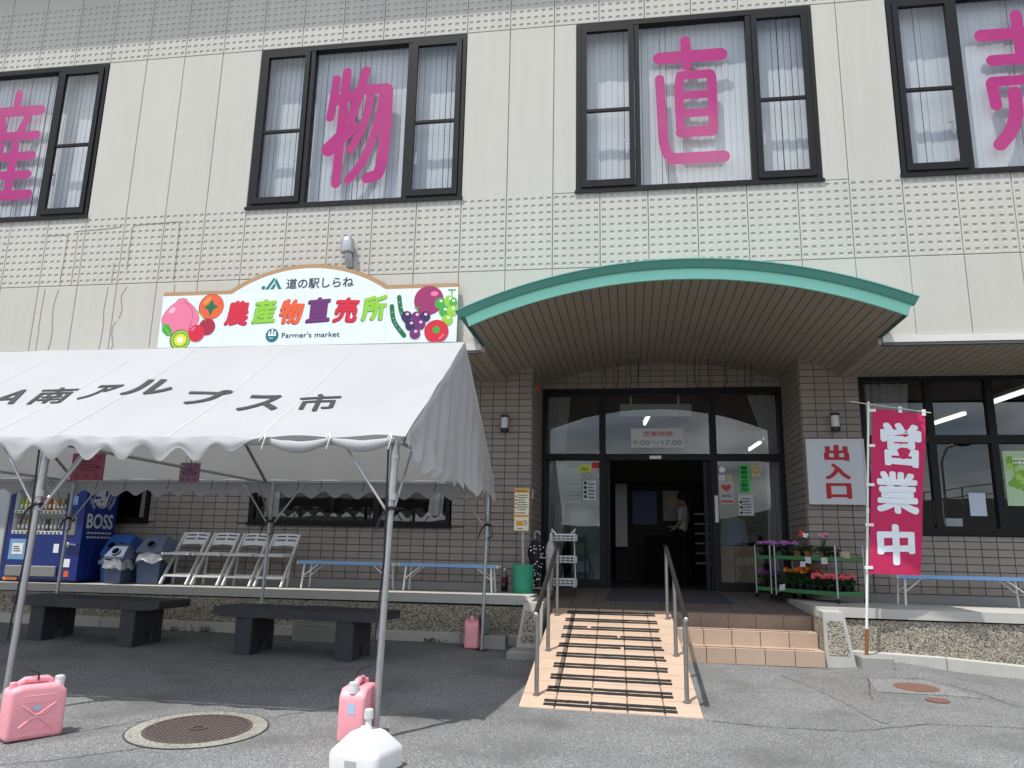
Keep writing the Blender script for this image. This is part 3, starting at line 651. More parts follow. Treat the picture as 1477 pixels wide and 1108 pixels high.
# ground-floor windows -------------------------------------------------
def shop_window(name, x0, x1, z0, z1, mulls, trans, lab, y=YF):
    mb = MB(); y0, y1 = y-.02, y+.09; w = .055
    mb.box(x0, x0+w, y0, y1, z0, z1); mb.box(x1-w, x1, y0, y1, z0, z1); mb.box(x0+w, x1-w, y0, y1, z0, z0+w); mb.box(x0+w, x1-w, y0, y1, z1-w, z1)
    rows = [(z0+w, z1-w)]
    if trans: mb.box(x0+w, x1-w, y0-.006, y1, trans-.055, trans+.055); rows = [(z0+w, trans-.055), (trans+.055, z1-w)]
    for i, xm in enumerate(mulls):
        for r in rows: mb.box(xm-.045, xm+.045, y0-.003, y1, *r)
    o = part(name, mb, M_frame, B); o['label'] = lab
    mb = MB(); mb.box(x0-.03, x1+.03, y-.05, y-.0, z0-.035, z0-.002); part('sill', mb, M_frame, o)
    e = [x0+w]+[v for m in mulls for v in (m-.045, m+.045)]+[x1-w]
    for a, b in zip(e[::2], e[1::2]):
        for c, d in rows:
            mb = MB(); mb.quad((a, y+.03, c), (b, y+.03, c), (b, y+.03, d), (a, y+.03, d)); part('pane', mb, M_glasslow, o)
    return o
w = shop_window('window', -.6, .9, 1.60, 2.93, [.15], None, 'small ground floor window beside the blue vending machine')
part('curtain', curtain(.62, .80, .60, .78, 1.66, 2.9, 1.98, 5, .015), M_white, w, smooth='all')
w = shop_window('window', 2.55, 5.59, 1.60, 2.93, [4.5], None, 'wide ground floor window under the tent')
part('curtain', curtain(2.68, 3.02, 2.66, 2.95, 1.70, 2.9, 1.98, 7, .02), M_white, w, smooth='all')
part('curtain', curtain(5.32, 5.50, 5.20, 5.42, 1.75, 2.9, 1.98, 5, .015), M_white, w, smooth='all')
mb = MB(); mb.box(2.9, 3.0, 1.95, 1.97, 1.7, 2.9); mb.box(3.75, 3.80, YF+.10, YF+.13, 1.66, 2.9); mb.box(2.6, 4.46, YF+.10, YF+.13, 2.28, 2.31); mb.box(4.55, 5.5, YF+.10, YF+.13, 2.26, 2.29); part('inner_sash', mb, M_framel, w)
w = shop_window('window', 11.24, 14.4, 1.62, 3.68, [12.10, 12.86, 13.62], 2.83, 'tall dark shop window behind the red banner')
w2 = shop_window('window', 14.42, 16.78, 1.62, 3.68, [15.2, 16.0], 2.83, 'second tall dark shop window at the far right end')
part('curtain', curtain(11.32, 11.95, 11.32, 11.90, 2.9, 3.64, 2.0, 12), M_curt, w, smooth='all')
# vent hood and downpipe stub above the sign board
mb = MB(); mb.tube([(4.54, -.01, 4.86), (4.535, -.06, 4.95), (4.53, -.07, 5.05)], .05, 10); part('vent_pipe', mb, M_steel, B, smooth=True)
mb = MB(); mb.lathe([(.085, 5.03), (.09, 5.06), (.09, 5.17), (.08, 5.21), (.055, 5.24), (.02, 5.255)], 4.52, -.09, 16); part('vent_hood', mb, M_steel, B, smooth=True)

# shop interior ---------------------------------------------------------
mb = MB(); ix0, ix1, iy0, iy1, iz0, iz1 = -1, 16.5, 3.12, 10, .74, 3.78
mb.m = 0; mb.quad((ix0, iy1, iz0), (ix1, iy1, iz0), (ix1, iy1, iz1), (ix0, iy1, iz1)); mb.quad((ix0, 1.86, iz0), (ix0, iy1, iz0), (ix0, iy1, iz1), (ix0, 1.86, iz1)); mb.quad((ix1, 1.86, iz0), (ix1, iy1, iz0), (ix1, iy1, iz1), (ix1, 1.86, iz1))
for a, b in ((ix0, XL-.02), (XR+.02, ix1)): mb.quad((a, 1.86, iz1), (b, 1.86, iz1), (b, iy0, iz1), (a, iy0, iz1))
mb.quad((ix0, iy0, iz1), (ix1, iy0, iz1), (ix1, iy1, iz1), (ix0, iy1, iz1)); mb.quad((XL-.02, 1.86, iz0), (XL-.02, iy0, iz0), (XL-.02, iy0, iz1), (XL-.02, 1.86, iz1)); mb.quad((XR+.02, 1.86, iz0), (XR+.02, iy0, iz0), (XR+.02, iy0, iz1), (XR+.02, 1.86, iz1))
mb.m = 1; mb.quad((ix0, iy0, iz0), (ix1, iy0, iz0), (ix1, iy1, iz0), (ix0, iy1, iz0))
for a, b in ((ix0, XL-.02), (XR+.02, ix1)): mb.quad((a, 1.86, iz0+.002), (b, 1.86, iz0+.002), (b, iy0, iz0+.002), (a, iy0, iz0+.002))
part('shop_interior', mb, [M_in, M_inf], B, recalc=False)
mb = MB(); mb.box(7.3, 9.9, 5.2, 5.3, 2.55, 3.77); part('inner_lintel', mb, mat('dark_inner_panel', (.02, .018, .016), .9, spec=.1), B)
for a, b, lab in (((8.49, 4.05), (8.42, 5.1), 'lit tube just above the opening hours notice in the middle transom'), ((8.68, 8.0), (8.66, 8.6), 'tiny far lit tube just below the opening hours notice'), ((10.83, 8.8), (10.88, 7.6), 'longer lit tube in the right transom pane'), ((10.86, 7.0), (10.88, 6.5), 'shorter lit tube in the right transom pane beside the curtain'),
                  ((13.42, 5.35), (13.55, 4.2), 'lit tube seen in the shop window pane next to the banner top'), ((13.55, 3.3), (13.64, 2.3), 'lit tube in the shop window at the right edge')):
    t = thing('ceiling_light', (a[0], a[1], 3.6), lab, 'ceiling light', 'lit tubes on the shop ceiling')
    mb = MB(); mb.tube([(a[0], a[1], 3.6), (b[0], b[1], 3.6)], .028, 8); part('tube', mb, M_lamp, t)
    mb = MB(); mb.bar((a[0], a[1], 3.66), (b[0], b[1], 3.66), .09, .05); part('housing', mb, M_white, t)

# ------------------------------------------------------------------ raised porch, steps, ramp
PF = .45; PR = .20                                                   # front of the raised walk
mb = MB()
mb.hexa([(-3.5, PF, .62), (6.92, PF, .64), (6.92, 1.78, .64), (-3.5, 1.78, .62), (-3.5, PF, .705), (6.92, PF, .742), (6.92, 1.78, .735), (-3.5, 1.78, .715)])
mb.hexa([(10.16, PR, .635), (17, PR, .61), (17, 1.78, .61), (10.16, 1.78, .635), (10.16, PR, .738), (17, PR, .715), (17, 1.78, .735), (10.16, 1.78, .74)])
tag(solo('porch', mb, M_concl), kind='structure')
PORCH = [o for o in COL.objects if o.name == 'porch'][0]
mb = MB()
mb.box(-3.5, 6.92, PF+.03, 1.7, -.1, .615); mb.box(10.42, 17, PR+.03, 1.7, -.2, .612)
part('aggregate_face', mb, M_aggr, PORCH)
mb = MB(); rr = random.Random(5)
x = -3.5
while x < 6.9: mb.hexa([(x, PF-.02, -.1), (x+1.19, PF-.02, -.1), (x+1.19, PF+.05, -.1), (x, PF+.05, -.1), (x, PF-.02, gz(x, PF)+.10), (x+1.19, PF-.02, gz(x+1.19, PF)+.10), (x+1.19, PF+.05, gz(x, PF)+.12), (x, PF+.05, gz(x, PF)+.12)]); x += 1.2
x = 10.45
while x < 17: mb.hexa([(x, PR-.04, -.2), (x+.99, PR-.04, -.2), (x+.99, PR+.05, -.2), (x, PR+.05, -.2), (x, PR-.04, gz(x, PR)+.115), (x+.99, PR-.04, gz(x+.99, PR)+.115), (x+.99, PR+.05, gz(x+.99, PR)+.13), (x, PR+.05, gz(x, PR)+.13)]); x += 1.0
part('plinth', mb, M_concl, PORCH)
# stair cheeks
def cheek(flip):
    X = (lambda v: v) if not flip else (lambda v: 17.30-v)
    mb = MB(); g0 = .0; PE = PF+.1 if flip else 1.0
    F = -.05
    mb.hexa([(X(10.17), F, g0), (X(10.50), F, g0), (X(10.50), PE, g0), (X(10.17), PE, g0), (X(10.17), F+.015, .70), (X(10.385), F+.015, .70), (X(10.40), PE, .728), (X(10.17), PE, .728)])
    o = solo('stair_cheek', mb, M_concl, kind='structure')
    mb = MB(); y = F-.004
    q = lambda t, z: X(10.17+.035+(.33-.115*(z/.70)-.07)*t)
    mb.quad((q(0, .26), y+.26*.0214, .26), (q(1, .26), y+.26*.0214, .26), (q(1, .61), y+.61*.0214, .61), (q(0, .61), y+.61*.0214, .61))
    x = X(10.17)-(.004 if not flip else -.004); mb.quad((x, F+.06, .20), (x, PF, .20), (x, PF, .64), (x, F+.06, .63))
    part('aggregate_panel', mb, M_aggr, o, recalc=False)
cheek(False); cheek(True)
mb = MB(); mb.bbox(6.78, 7.12, -.42, -.04, .0, .215, .012); tag(solo('cheek_footing', mb, M_conc), kind='structure')
# entrance floor of tiles
ex0, ex1 = 7.10, 10.16
Y0F, Z0F = .45, .622
def zfl(y): return Z0F+(.745-Z0F)*max(0, min(1, (y-Y0F)/(3-Y0F)))
mb = MB(); mb.hexa([(ex0, Y0F, .1), (ex1, Y0F, .1), (ex1, 3.2, .1), (ex0, 3.2, .1), (ex0, Y0F, Z0F-.006), (ex1, Y0F, Z0F-.006), (ex1, 3.2, .739), (ex0, 3.2, .739)])
mb.box(XL, ex0, 1.79, 3.2, .5, .705); mb.box(ex1, XR, 1.79, 3.2, .5, .705)
FLOOR = tag(solo('entrance_floor', mb, M_grout), kind='structure')
def tile_box(name, w, d, mats, rn):
    mb = MB(); mb.rv = rn; c = .004; t = .012; g_ = .0035
    V = [(g_, g_, 0), (w-g_, g_, 0), (w-g_, d-g_, 0), (g_, d-g_, 0), (g_, g_, t-c), (w-g_, g_, t-c), (w-g_, d-g_, t-c), (g_, d-g_, t-c), (g_+c, g_+c, t), (w-g_-c, g_+c, t), (w-g_-c, d-g_-c, t), (g_+c, d-g_-c, t)]
    mb.add(V, [[8, 9, 10, 11]]+[[k, (k+1) % 4, 4+(k+1) % 4, 4+k] for k in range(4)]+[[4+k, 4+(k+1) % 4, 8+(k+1) % 4, 8+k] for k in range(4)]); return mb.mesh(name, mats)
def tile_set(name, w, d, mats): return [tile_box(name, w, d, mats, r) for r in (.5, .25, .75, .4, .62)]
nT = 11; tw = (ex1-ex0)/nT; fs = tile_set('floor_tile', tw, .255, M_porch); ang = math.atan2(.745-Z0F, 3-Y0F)
for i in range(nT):
    for j in range(10):
        o = put('floor_tile', random.choice(fs), FLOOR, Vector((ex0+i*tw, Y0F+.255*j, zfl(Y0F+.255*j)-.008))-ORG[FLOOR]); o.rotation_euler = (ang, 0, 0)
mb = MB()
for i in range(2):
    for j in range(4): mb.box(XL+.005, ex0-.004, 1.8+.3*j, 2.09+.3*j, .705, .735); mb.box(ex1+.004, XR-.005, 1.8+.3*j, 2.09+.3*j, .705, .735)
    break
part('edge_tile', mb, M_porch, FLOOR)
# steps: three risers
sx0, sx1 = 8.62, 10.155; ns = 5; sw = (sx1-sx0)/ns
mb = MB(); zs_ = [.13, .30, .46, .622]; ysf = [-.10, .175, .45]
mb.box(sx0, sx1, ysf[0]+.012, .5, 0, zs_[1]-.012); mb.box(sx0, sx1, ysf[1]+.012, .5, .29, zs_[2]-.012); mb.box(sx0, sx1, ysf[2]+.012, .6, .44, zs_[3]-.012)
STEP = tag(solo('steps', mb, M_grout), kind='structure')
rs = tile_set('riser_tile', sw, .166, M_step); ts_ = tile_set('tread_tile', sw, .282, M_step)
for k in range(3):
    for i in range(ns):
        o = put('riser_tile', random.choice(rs), STEP, Vector((sx0+i*sw, ysf[k]+.012, zs_[k+1]-.170))-ORG[STEP]); o.rotation_euler = (PI/2, 0, 0)
        if k < 2: put('tread_tile', random.choice(ts_), STEP, Vector((sx0+i*sw, ysf[k]-.004, zs_[k+1]-.012))-ORG[STEP])
for k in range(3):
    mb = MB(); mb.box(sx0+.08, sx1-.10, ysf[k]+.03, ysf[k]+.045, zs_[k+1], zs_[k+1]+.004); mb.box(sx0+.14, sx1-.14, ysf[k]+.055, ysf[k]+.068, zs_[k+1], zs_[k+1]+.004); part('nosing_strip', mb, M_strip if k == 2 else mat('worn_brown_strip', (.16, .095, .055), .8), STEP)
# ramp
rA, rB = Vector((7.205, -2.45, gz(7.2, -2.45)+.006)), Vector((8.675, -2.49, gz(8.67, -2.49)+.006)); rC, rD = Vector((8.58, .448, .622)), Vector((7.20, .448, .622))
def rp(u, v, h=0): return (rA*(1-u)+rB*u)*(1-v)+(rD*(1-u)+rC*u)*v+Vector((0, -.195*h, .98*h))
mb = MB(); lo = lambda p, z: (p.x, p.y, z)
a, b, c, d = rp(0, 0, -.009), rp(1, 0, -.009), rp(1, 1, -.009), rp(0, 1, -.009)
mb.hexa([lo(a, -.15), lo(b, -.15), lo(c, -.15), lo(d, -.15), a, b, c, d])
RAMP = tag(solo('ramp', mb, M_grout), kind='structure')
nu, nv = 5, 10
for i in range(nu):
    for j in range(nv):
        mb = MB(); mb.rv = random.choice((.5, .3, .7, .42, .6)); u0, u1 = i/nu+.0025*(i > 0), (i+1)/nu-.0025*(i < nu-1); v0, v1 = j/nv+.0012, (j+1)/nv-.0012; c = .003
        mb.hexa([rp(u0, v0, -.012), rp(u1, v0, -.012), rp(u1, v1, -.012), rp(u0, v1, -.012), rp(u0+c, v0+c*.6, 0), rp(u1-c, v0+c*.6, 0), rp(u1-c, v1-c*.6, 0), rp(u0+c, v1-c*.6, 0)])
        part('ramp_tile', mb, M_ramp, RAMP)
rr = random.Random(11)
for j in range(nv):
    for k, vv in enumerate((.018, .0435)):
        mb = MB(); v0 = j/nv+vv; v1 = v0+.0178; u = .135; U = .868+rr.uniform(-.008, .008); n = 0
        cuts = [.135]
        if rr.random() < .3:
            m_ = rr.uniform(.3, .6); segs = [(.135, m_), (m_+rr.choice((.012, .03, .12 if j > 7 else .02)), U)]
        else: segs = [(.135, U)]
        for s0, s1 in segs:
            m_ = 18; pu = [s0+(s1-s0)*q/m_ for q in range(m_+1)]; ja = [rr.uniform(-.0011, .0011) for _ in pu]; jb = [rr.uniform(-.0011, .0011) for _ in pu]
            for q in range(m_):
                mb.hexa([rp(pu[q], v0+ja[q], .0008), rp(pu[q+1], v0+ja[q+1], .0008), rp(pu[q+1], v1+jb[q+1], .0008), rp(pu[q], v1+jb[q], .0008), rp(pu[q], v0+ja[q], .004), rp(pu[q+1], v0+ja[q+1], .004), rp(pu[q+1], v1+jb[q+1], .004), rp(pu[q], v1+jb[q], .004)])
        part('grip_strip', mb, M_strip, RAMP)
# handrails
for xa, xb, lab in ((7.325, 7.28, 'sloping bronze handrail on the left side of the tiled ramp'), (8.567, 8.53, 'sloping bronze handrail between the tiled ramp and the steps')):
    t = thing('handrail', (xa, -2.23, .1), lab, 'handrail')
    def rampz(y): return rA.z+(.622-rA.z)*(y+2.45)/2.90
    for y in (-2.20, -1.08, .135):
        x = xa+(xb-xa)*(y+2.20)/2.34; mb = MB(); zt = .785+(1.36-.785)*(y+2.25)/2.4; mb.tube([(x, y, rampz(y)-.01), (x, y, zt-.01)], .019, 12); mb.tube([(x, y, rampz(y)-.004), (x, y, rampz(y)+.006)], .034, 12); part('post', mb, M_steelb, t, smooth=True)
    mb = MB(); mb.tube([(xa, -2.315, .765), (xa, -2.25, .785), (xb, .14, 1.36), (xb, .34, 1.372)], .0225, 12); part('rail', mb, M_rail, t, smooth=True)
    mb = MB(); mb.ball((xa, -2.322, .763), .021); part('end_cap', mb, M_chrome, t, smooth='all')
# door mat
mb = MB(); mb.hexa([(7.78, 1.25, zfl(1.25)+.004), (9.44, 1.25, zfl(1.25)+.004), (9.36, 2.85, zfl(2.85)+.004), (7.86, 2.85, zfl(2.85)+.004), (7.78, 1.25, zfl(1.25)+.012), (9.44, 1.25, zfl(1.25)+.012), (9.36, 2.85, zfl(2.85)+.012), (7.86, 2.85, zfl(2.85)+.012)])
solo('mat', mb, mat('grey_doormat', (.05, .052, .06), .95, .25, 40, .1, 200, .5, 200), 'dark grey mat on the tiles before the open shop door', 'mat')

# manholes
def manhole(cx, cy, r, ring, mats, lab, name='manhole_cover'):
    t = thing(name, (cx, cy, gz(cx, cy)), lab, 'manhole cover')
    def d(r0, r1, h, n=40):
        mb = MB(); V = []
        for k in range(n):
            a = 2*PI*k/n; V += [(cx+r0*math.cos(a), cy+r0*math.sin(a), gz(cx+r0*math.cos(a), cy+r0*math.sin(a))+h), (cx+r1*math.cos(a), cy+r1*math.sin(a), gz(cx+r1*math.cos(a), cy+r1*math.sin(a))+h)]
        mb.add(V, [[2*k, 2*k+1, 2*((k+1) % n)+1, 2*((k+1) % n)] for k in range(n)]); return mb
    if ring:
        part('concrete_collar', d(r+.022, r+ring, .006), mats[1], t, recalc=False)
        part('dark_joint', d(r+ring, r+ring+.012, .005), M_crack, t, recalc=False)
        part('iron_rim', d(r-.005, r+.022, .009), mats[0], t, recalc=False)
    mb = MB(); n = 40; mb.add([(cx+r*math.cos(2*PI*k/n), cy+r*math.sin(2*PI*k/n), gz(cx+r*math.cos(2*PI*k/n), cy+r*math.sin(2*PI*k/n))+.006) for k in range(n)], [list(range(n))]); part('lid', mb, mats[0] if not ring else M_crack, t, recalc=False)
    if ring:
        mb = MB(); p = .036; m_ = int(r/p)
        for i in range(-m_, m_+1):
            for j in range(-m_, m_+1):
                x, y = cx+i*p, cy+j*p
                if .075 < math.hypot(i*p, j*p) < r-.02:
                    z = gz(x, y)+.006; w, h = (.013, .015) ; mb.add([(x-w, y-h, z), (x+w, y-h, z), (x+w, y+h, z), (x-w, y+h, z), (x-w+.003, y-h+.003, z+.005), (x+w-.003, y-h+.003, z+.005), (x+w-.003, y+h-.003, z+.005), (x-w+.003, y+h-.003, z+.005)], [[4, 5, 6, 7], [0, 1, 5, 4], [1, 2, 6, 5], [2, 3, 7, 6], [3, 0, 4, 7]])
        tag(part('tread_stud', mb, mats[0], t), kind='stuff')
        part('centre_boss', d(.035, .06, .012), mats[0], t, recalc=False)
M_collar = pebble('worn_collar_concrete', [(0, (.12, .115, .10)), (.5, (.25, .24, .21)), (1, (.40, .38, .34))], 150, .9, .3, .2, stain=(.16, .14, .11))
M_iron = mat('cast_iron', (.085, .062, .055), .7, .2, 12, .1, 60, .2, 90)
manhole(5.08, -3.60, .345, .125, (M_iron, M_collar), 'large round studded iron manhole cover in a pale concrete collar')
manhole(10.78, -.86, .20, 0, (M_rust,), 'larger of the two plain rust-brown round covers near the banner')
manhole(10.78, -1.38, .10, 0, (M_rust,), 'smaller of the two plain rust-brown round covers near the banner')

# ------------------------------------------------------------------ the painted sign board
SG = thing('sign_board', (4.0, -.1, 3.72), 'long painted market sign board with an arched top and fruit at both ends', 'sign')
def flat(mb, poly, y): mb.add([(x, y, z) for x, z in poly], [list(range(len(poly)))])
def board_outline(ins=0.):
    xl, xr, zb, zt = 1.985, 6.025, 3.74+ins, 4.565-ins
    pts = [(xl, zb), (xr, zb), (xr, zt)]; cx, hw, h = 4.02, 1.085-ins*.55, .325
    R_ = (hw*hw+h*h)/(2*h); cz = zt+h-R_; a = math.asin(hw/R_)
    pts += [(cx+R_*math.sin(a-2*a*k/28), cz+R_*math.cos(a-2*a*k/28)) for k in range(29)]
    return pts+[(xl, zt)]
mb = MB(); mb.prism(board_outline(), lambda u, v, d: (u, d, v), -.09, -.045); part('board', mb, mat('sign_brown', (.40, .25, .125), .5, .04), SG)
mb = MB(); o_ = board_outline(.055); mb.prism(o_, lambda u, v, d: (u, d, v), -.093, -.089); part('white_field', mb, mat('sign_white', (.70, .76, .78), .45, .03, 3), SG)
mb = MB()
for x in (2.9, 3.98, 5.1): mb.quad((x, -.0934, 3.8), (x+.004, -.0934, 3.8), (x+.004, -.0934, 4.5), (x, -.0934, 4.5))
mb.quad((2.6, -.0934, 4.565), (5.4, -.0934, 4.565), (5.4, -.0934, 4.568), (2.6, -.0934, 4.568)); part('board_joint', mb, mat('faint_joint', (.5, .54, .55), .6), SG)
fcol = lambda n, r, g, b: mat('print_'+n, s(r, g, b), .5, .02)
cnt = [0]
def yy(): cnt[0] += 1; return -.0945-.00013*cnt[0]
def fruit(name, shapes):
    if name in ('cucumber',): cnt[0] = 0
    mb = MB(); ms = []
    for m, kind, *a in shapes:
        if m not in ms: ms.append(m)
        mb.m = ms.index(m)
        if kind == 'd': disc(mb, a[0], a[1], a[2], a[3], yy(), 28, a[4] if len(a) > 4 else 0)
        elif kind == 'p': flat(mb, a[0], yy())
        elif kind == 'c': capsule(mb, a[0], a[1], yy())
    part(name, mb, ms, SG, recalc=False)
PK, PKL, PKD = fcol('peach', 222, 118, 148), fcol('peach_light', 243, 178, 196), fcol('peach_dark', 190, 78, 110); GR, GRL, GRD = fcol('green', 62, 160, 62), fcol('lime', 140, 196, 54), fcol('deep_green', 20, 104, 66)
ORr, ORd, RD, RDD, PU, NV, MG, BRc, WHp, YE = fcol('orange', 224, 92, 52), fcol('amber', 226, 140, 70), fcol('red', 204, 32, 58), fcol('crimson', 160, 32, 60), fcol('purple', 106, 40, 108), fcol('navy', 52, 36, 84), fcol('plum', 150, 44, 100), fcol('bark', 110, 84, 66), fcol('paper', 235, 238, 238), fcol('yellow', 214, 214, 60)
fruit('persimmon', [(BRc, 'd', 2.695, 4.345, .178, .178), (ORr, 'd', 2.70, 4.345, .170, .170), (ORd, 'c', [(2.60, 4.40), (2.66, 4.46)], .05), (GRD, 'p', [(2.70, 4.45), (2.735, 4.375), (2.80, 4.345), (2.735, 4.305), (2.69, 4.215), (2.655, 4.30), (2.585, 4.335), (2.655, 4.375)])])
pe = [(2.27+.265*math.cos(t)*(1 if math.sin(t) < 0 else 1-.25*math.sin(t)), 4.20+.24*math.sin(t)+(.03 if math.sin(t) > .95 else 0)) for t in [2*PI*k/40 for k in range(40)]]
fruit('peach', [(BRc, 'p', [(2.27+(x-2.27)*1.02, 4.2+(z-4.2)*1.02) for x, z in pe]), (PK, 'p', pe), (PKD, 'c', curve([(2.30, 4.43), (2.42, 4.32), (2.44, 4.16), (2.40, 4.02)]), .012), (PKL, 'd', 2.14, 4.31, .05, .035, .6)])
fruit('leaf', [(GR, 'p', [(2.02, 4.10), (2.05, 4.13), (2.12, 4.11), (2.17, 4.04), (2.17, 3.95), (2.10, 3.96), (2.03, 4.02)]), (GRL, 'c', [(2.04, 4.10), (2.15, 3.97)], .008)])
fruit('kiwi', [(BRc, 'd', 2.30, 3.90, .147, .14), (GRL, 'd', 2.305, 3.90, .135, .128), (YE, 'd', 2.305, 3.90, .085, .08), (WHp, 'd', 2.305, 3.90, .04, .038)]+[(M_ink, 'd', 2.305+.098*math.cos(2*PI*k/16), 3.90+.093*math.sin(2*PI*k/16), .008, .008) for k in range(16)])
fruit('cherry', [(RDD, 'd', 2.665, 4.07, .115, .115), (RD, 'd', 2.525, 3.985, .115, .115), (PK, 'c', [(2.46, 4.03), (2.49, 4.06)], .028), (GRL, 'c', curve([(2.63, 4.16), (2.56, 4.24), (2.51, 4.29)]), .012)])
fruit('cucumber', [(GRD, 'c', curve([(5.26, 4.40), (5.30, 4.20), (5.40, 4.02)]), .058), (GRD, 'c', curve([(5.17, 4.28), (5.21, 4.08), (5.35, 3.89)]), .060)]+[(WHp, 'd', x, z, .006, .006) for x, z in ((5.27, 4.33), (5.30, 4.26), (5.30, 4.18), (5.36, 4.12), (5.18, 4.2), (5.20, 4.12), (5.24, 4.03), (5.29, 3.97), (5.22, 4.07))])
fruit('plum', [(RDD, 'd', 5.65, 4.345, .192, .192), (MG, 'd', 5.655, 4.345, .184, .184), (RDD, 'c', curve([(5.60, 4.52), (5.52, 4.40), (5.52, 4.26)]), .012), (PK, 'd', 5.72, 4.43, .05, .032)])
gp = []
for x, z, c in ((5.80, 4.30, GR), (5.92, 4.33, GRL), (6.0, 4.30, GR), (5.86, 4.19, GR), (5.96, 4.20, GRL), (5.90, 4.08, GRL)): gp += [(c, 'd', x if x < 5.98 else 5.97, z, .072 if x < 5.98 else .05, .072), (WHp, 'd', x+.01 if x < 5.98 else 5.97, z+.03, .02, .016)]
fruit('green_grape', gp+[(GR, 'c', [(5.90, 4.475), (5.99, 4.475)], .014), (GR, 'c', [(5.945, 4.475), (5.945, 4.41)], .012)])
gp = []
for x, z, c in ((5.37, 4.14, NV), (5.50, 4.13, PU), (5.61, 4.13, NV), (5.43, 4.02, NV), (5.55, 4.03, PU), (5.49, 3.91, PU)): gp += [(c, 'd', x, z, .07, .07), (PKL, 'd', x+.01, z+.03, .022, .018)]
fruit('purple_grape', gp+[(GR, 'c', [(5.47, 4.25), (5.55, 4.25)], .012), (GR, 'c', [(5.51, 4.25), (5.51, 4.19)], .012)])
fruit('tomato', [(RDD, 'd', 5.765, 3.935, .155, .148), (RD, 'd', 5.765, 3.937, .148, .142), (GR, 'd', 5.765, 3.955, .047, .047), (PK, 'c', [(5.81, 3.84), (5.86, 3.89)], .02)])
# big coloured characters with darker edges, each a little tilted
cnt[0] = 0
for i, (ch, m, md, tl) in enumerate((('農', RD, RDD, -.03), ('産', GRL, GR, .04), ('物', ORr, RDD, -.06), ('直', PU, NV, .05), ('売', RD, RDD, -.04), ('所', GRL, GR, .03))):
    x0 = 2.925+i*.372; z0 = 4.085+(.012 if i % 2 else -.005); h = .335; w = .315
    mb = MB(); y1 = -.0945; y2 = -.0962
    rot = lambda u, v, dx=0, dz=0: (x0+dx+w/2+(u-.5)*w*math.cos(tl)-(v-.5)*h*math.sin(tl)+.03*(v-.5), z0+dz+h/2+(u-.5)*w*math.sin(tl)+(v-.5)*h*math.cos(tl))
    mb.m = 1; text(mb, ch, lambda u, v: (rot(u, v, -.012, -.010)[0], y1, rot(u, v, -.012, -.010)[1]), .045)
    mb.m = 0; text(mb, ch, lambda u, v: (rot(u, v)[0], y2, rot(u, v)[1]), .040)
    part('character', mb, [m, md], SG, recalc=False)
mb = MB(); textY(mb, '道の駅しらね', 3.72, 4.64, 4.555, 4.70, -.0945, .016); part('top_line', mb, mat('print_slate', s(40, 58, 66), .5), SG, recalc=False)
cnt[0] = 0; mb = MB(); y = yy(); disc(mb, 3.405, 4.585, .026, .026, y)
for p in ([(3.43, 4.56), (3.475, 4.56), (3.555, 4.685), (3.555, 4.715), (3.535, 4.715)], [(3.50, 4.56), (3.545, 4.56), (3.575, 4.61), (3.555, 4.645)], [(3.575, 4.71), (3.66, 4.56), (3.615, 4.56), (3.555, 4.665)]): flat(mb, p, yy())
part('logo', mb, mat('print_teal_green', s(18, 116, 112), .5), SG, recalc=False)
mb = MB(); textY(mb, "Farmer's market", 3.72, 4.50, 3.895, 3.965, yy(), .008); part('english_line', mb, mat('print_slate', s(40, 58, 66), .5), SG, recalc=False)
mb = MB(); mb.m = 0; disc(mb, 3.585, 3.932, .088, .092, yy()); mb.m = 1
for x, h in ((3.545, .05), (3.585, .08), (3.625, .05)): y = yy(); flat(mb, [(x-.011, 3.935), (x+.011, 3.935), (x+.011, 3.935+h), (x-.011, 3.935+h)], y)
y = yy(); flat(mb, [(3.53, 3.925), (3.64, 3.925), (3.64, 3.942), (3.53, 3.942)], y); lines(mb, 3.545, 3.63, 3.885, 3.905, yy(), 1); part('round_logo', mb, [mat('print_petrol', s(22, 104, 112), .5), WHp], SG, recalc=False)

# ------------------------------------------------------------------ the event tent
TY0, TY1, TYM, TZE, TZR, TX0, TX1 = -3.64, .10, -1.77, 2.10, 3.322, -1.75, 6.50
T = thing('event_tent', (2.4, -1.77, .1), 'white canvas event tent with black lettering on its roof', 'tent')
RAFT = [-1.73, .97, 3.63, 6.46]
def sag(x, v):
    d = min(abs(x-a) for a in RAFT); q = min(1, d/1.3); return -.035*math.sin(PI*v)*q
def nz(a, b, c): return noise.noise(Vector((a, b, c)))
def roofpt(u, v, side=0, lift=0.):                          # u along, v from eave (0) to ridge (1)
    x = TX0+(TX1-TX0)*u; y0 = TY0 if side == 0 else TY1
    y = y0+(TYM-y0)*v; z = TZE+(TZR-TZE)*v+sag(x, v)-.05*math.sin(PI*v)*.5
    edge = sm((x-5.6)/.9)                                    # creases fan out from the pulled right corner
    z += .010*nz(x*.9, v*1.6, side*7)+.006*nz(x*2.6-v*2.2, v*2.0, 3+side)*(1-v*.5)
    z += .010*edge*math.sin((x*15-v*17))*math.sin(PI*v)+.006*nz(x*5+v*4, v*9-x*2, 11+side)*(.4+.6*edge)
    z += .012*math.exp(-((x-3.62-.35*(1-v))/.05)**2)*(v < 1)*.5
    z -= .018*math.exp(-(v/.10)**2)*math.sin(x*5)**2
    n = .545; return (x, y-lift*.545*(1 if side == 0 else -1), z+lift*.84)
mb = MB(); mb.grid(lambda u, v: roofpt(u, v, 0), 200, 40); mb.grid(lambda u, v: roofpt(u, v, 1), 80, 14)
part('roof_sheet', mb, M_tent, T, smooth='all')
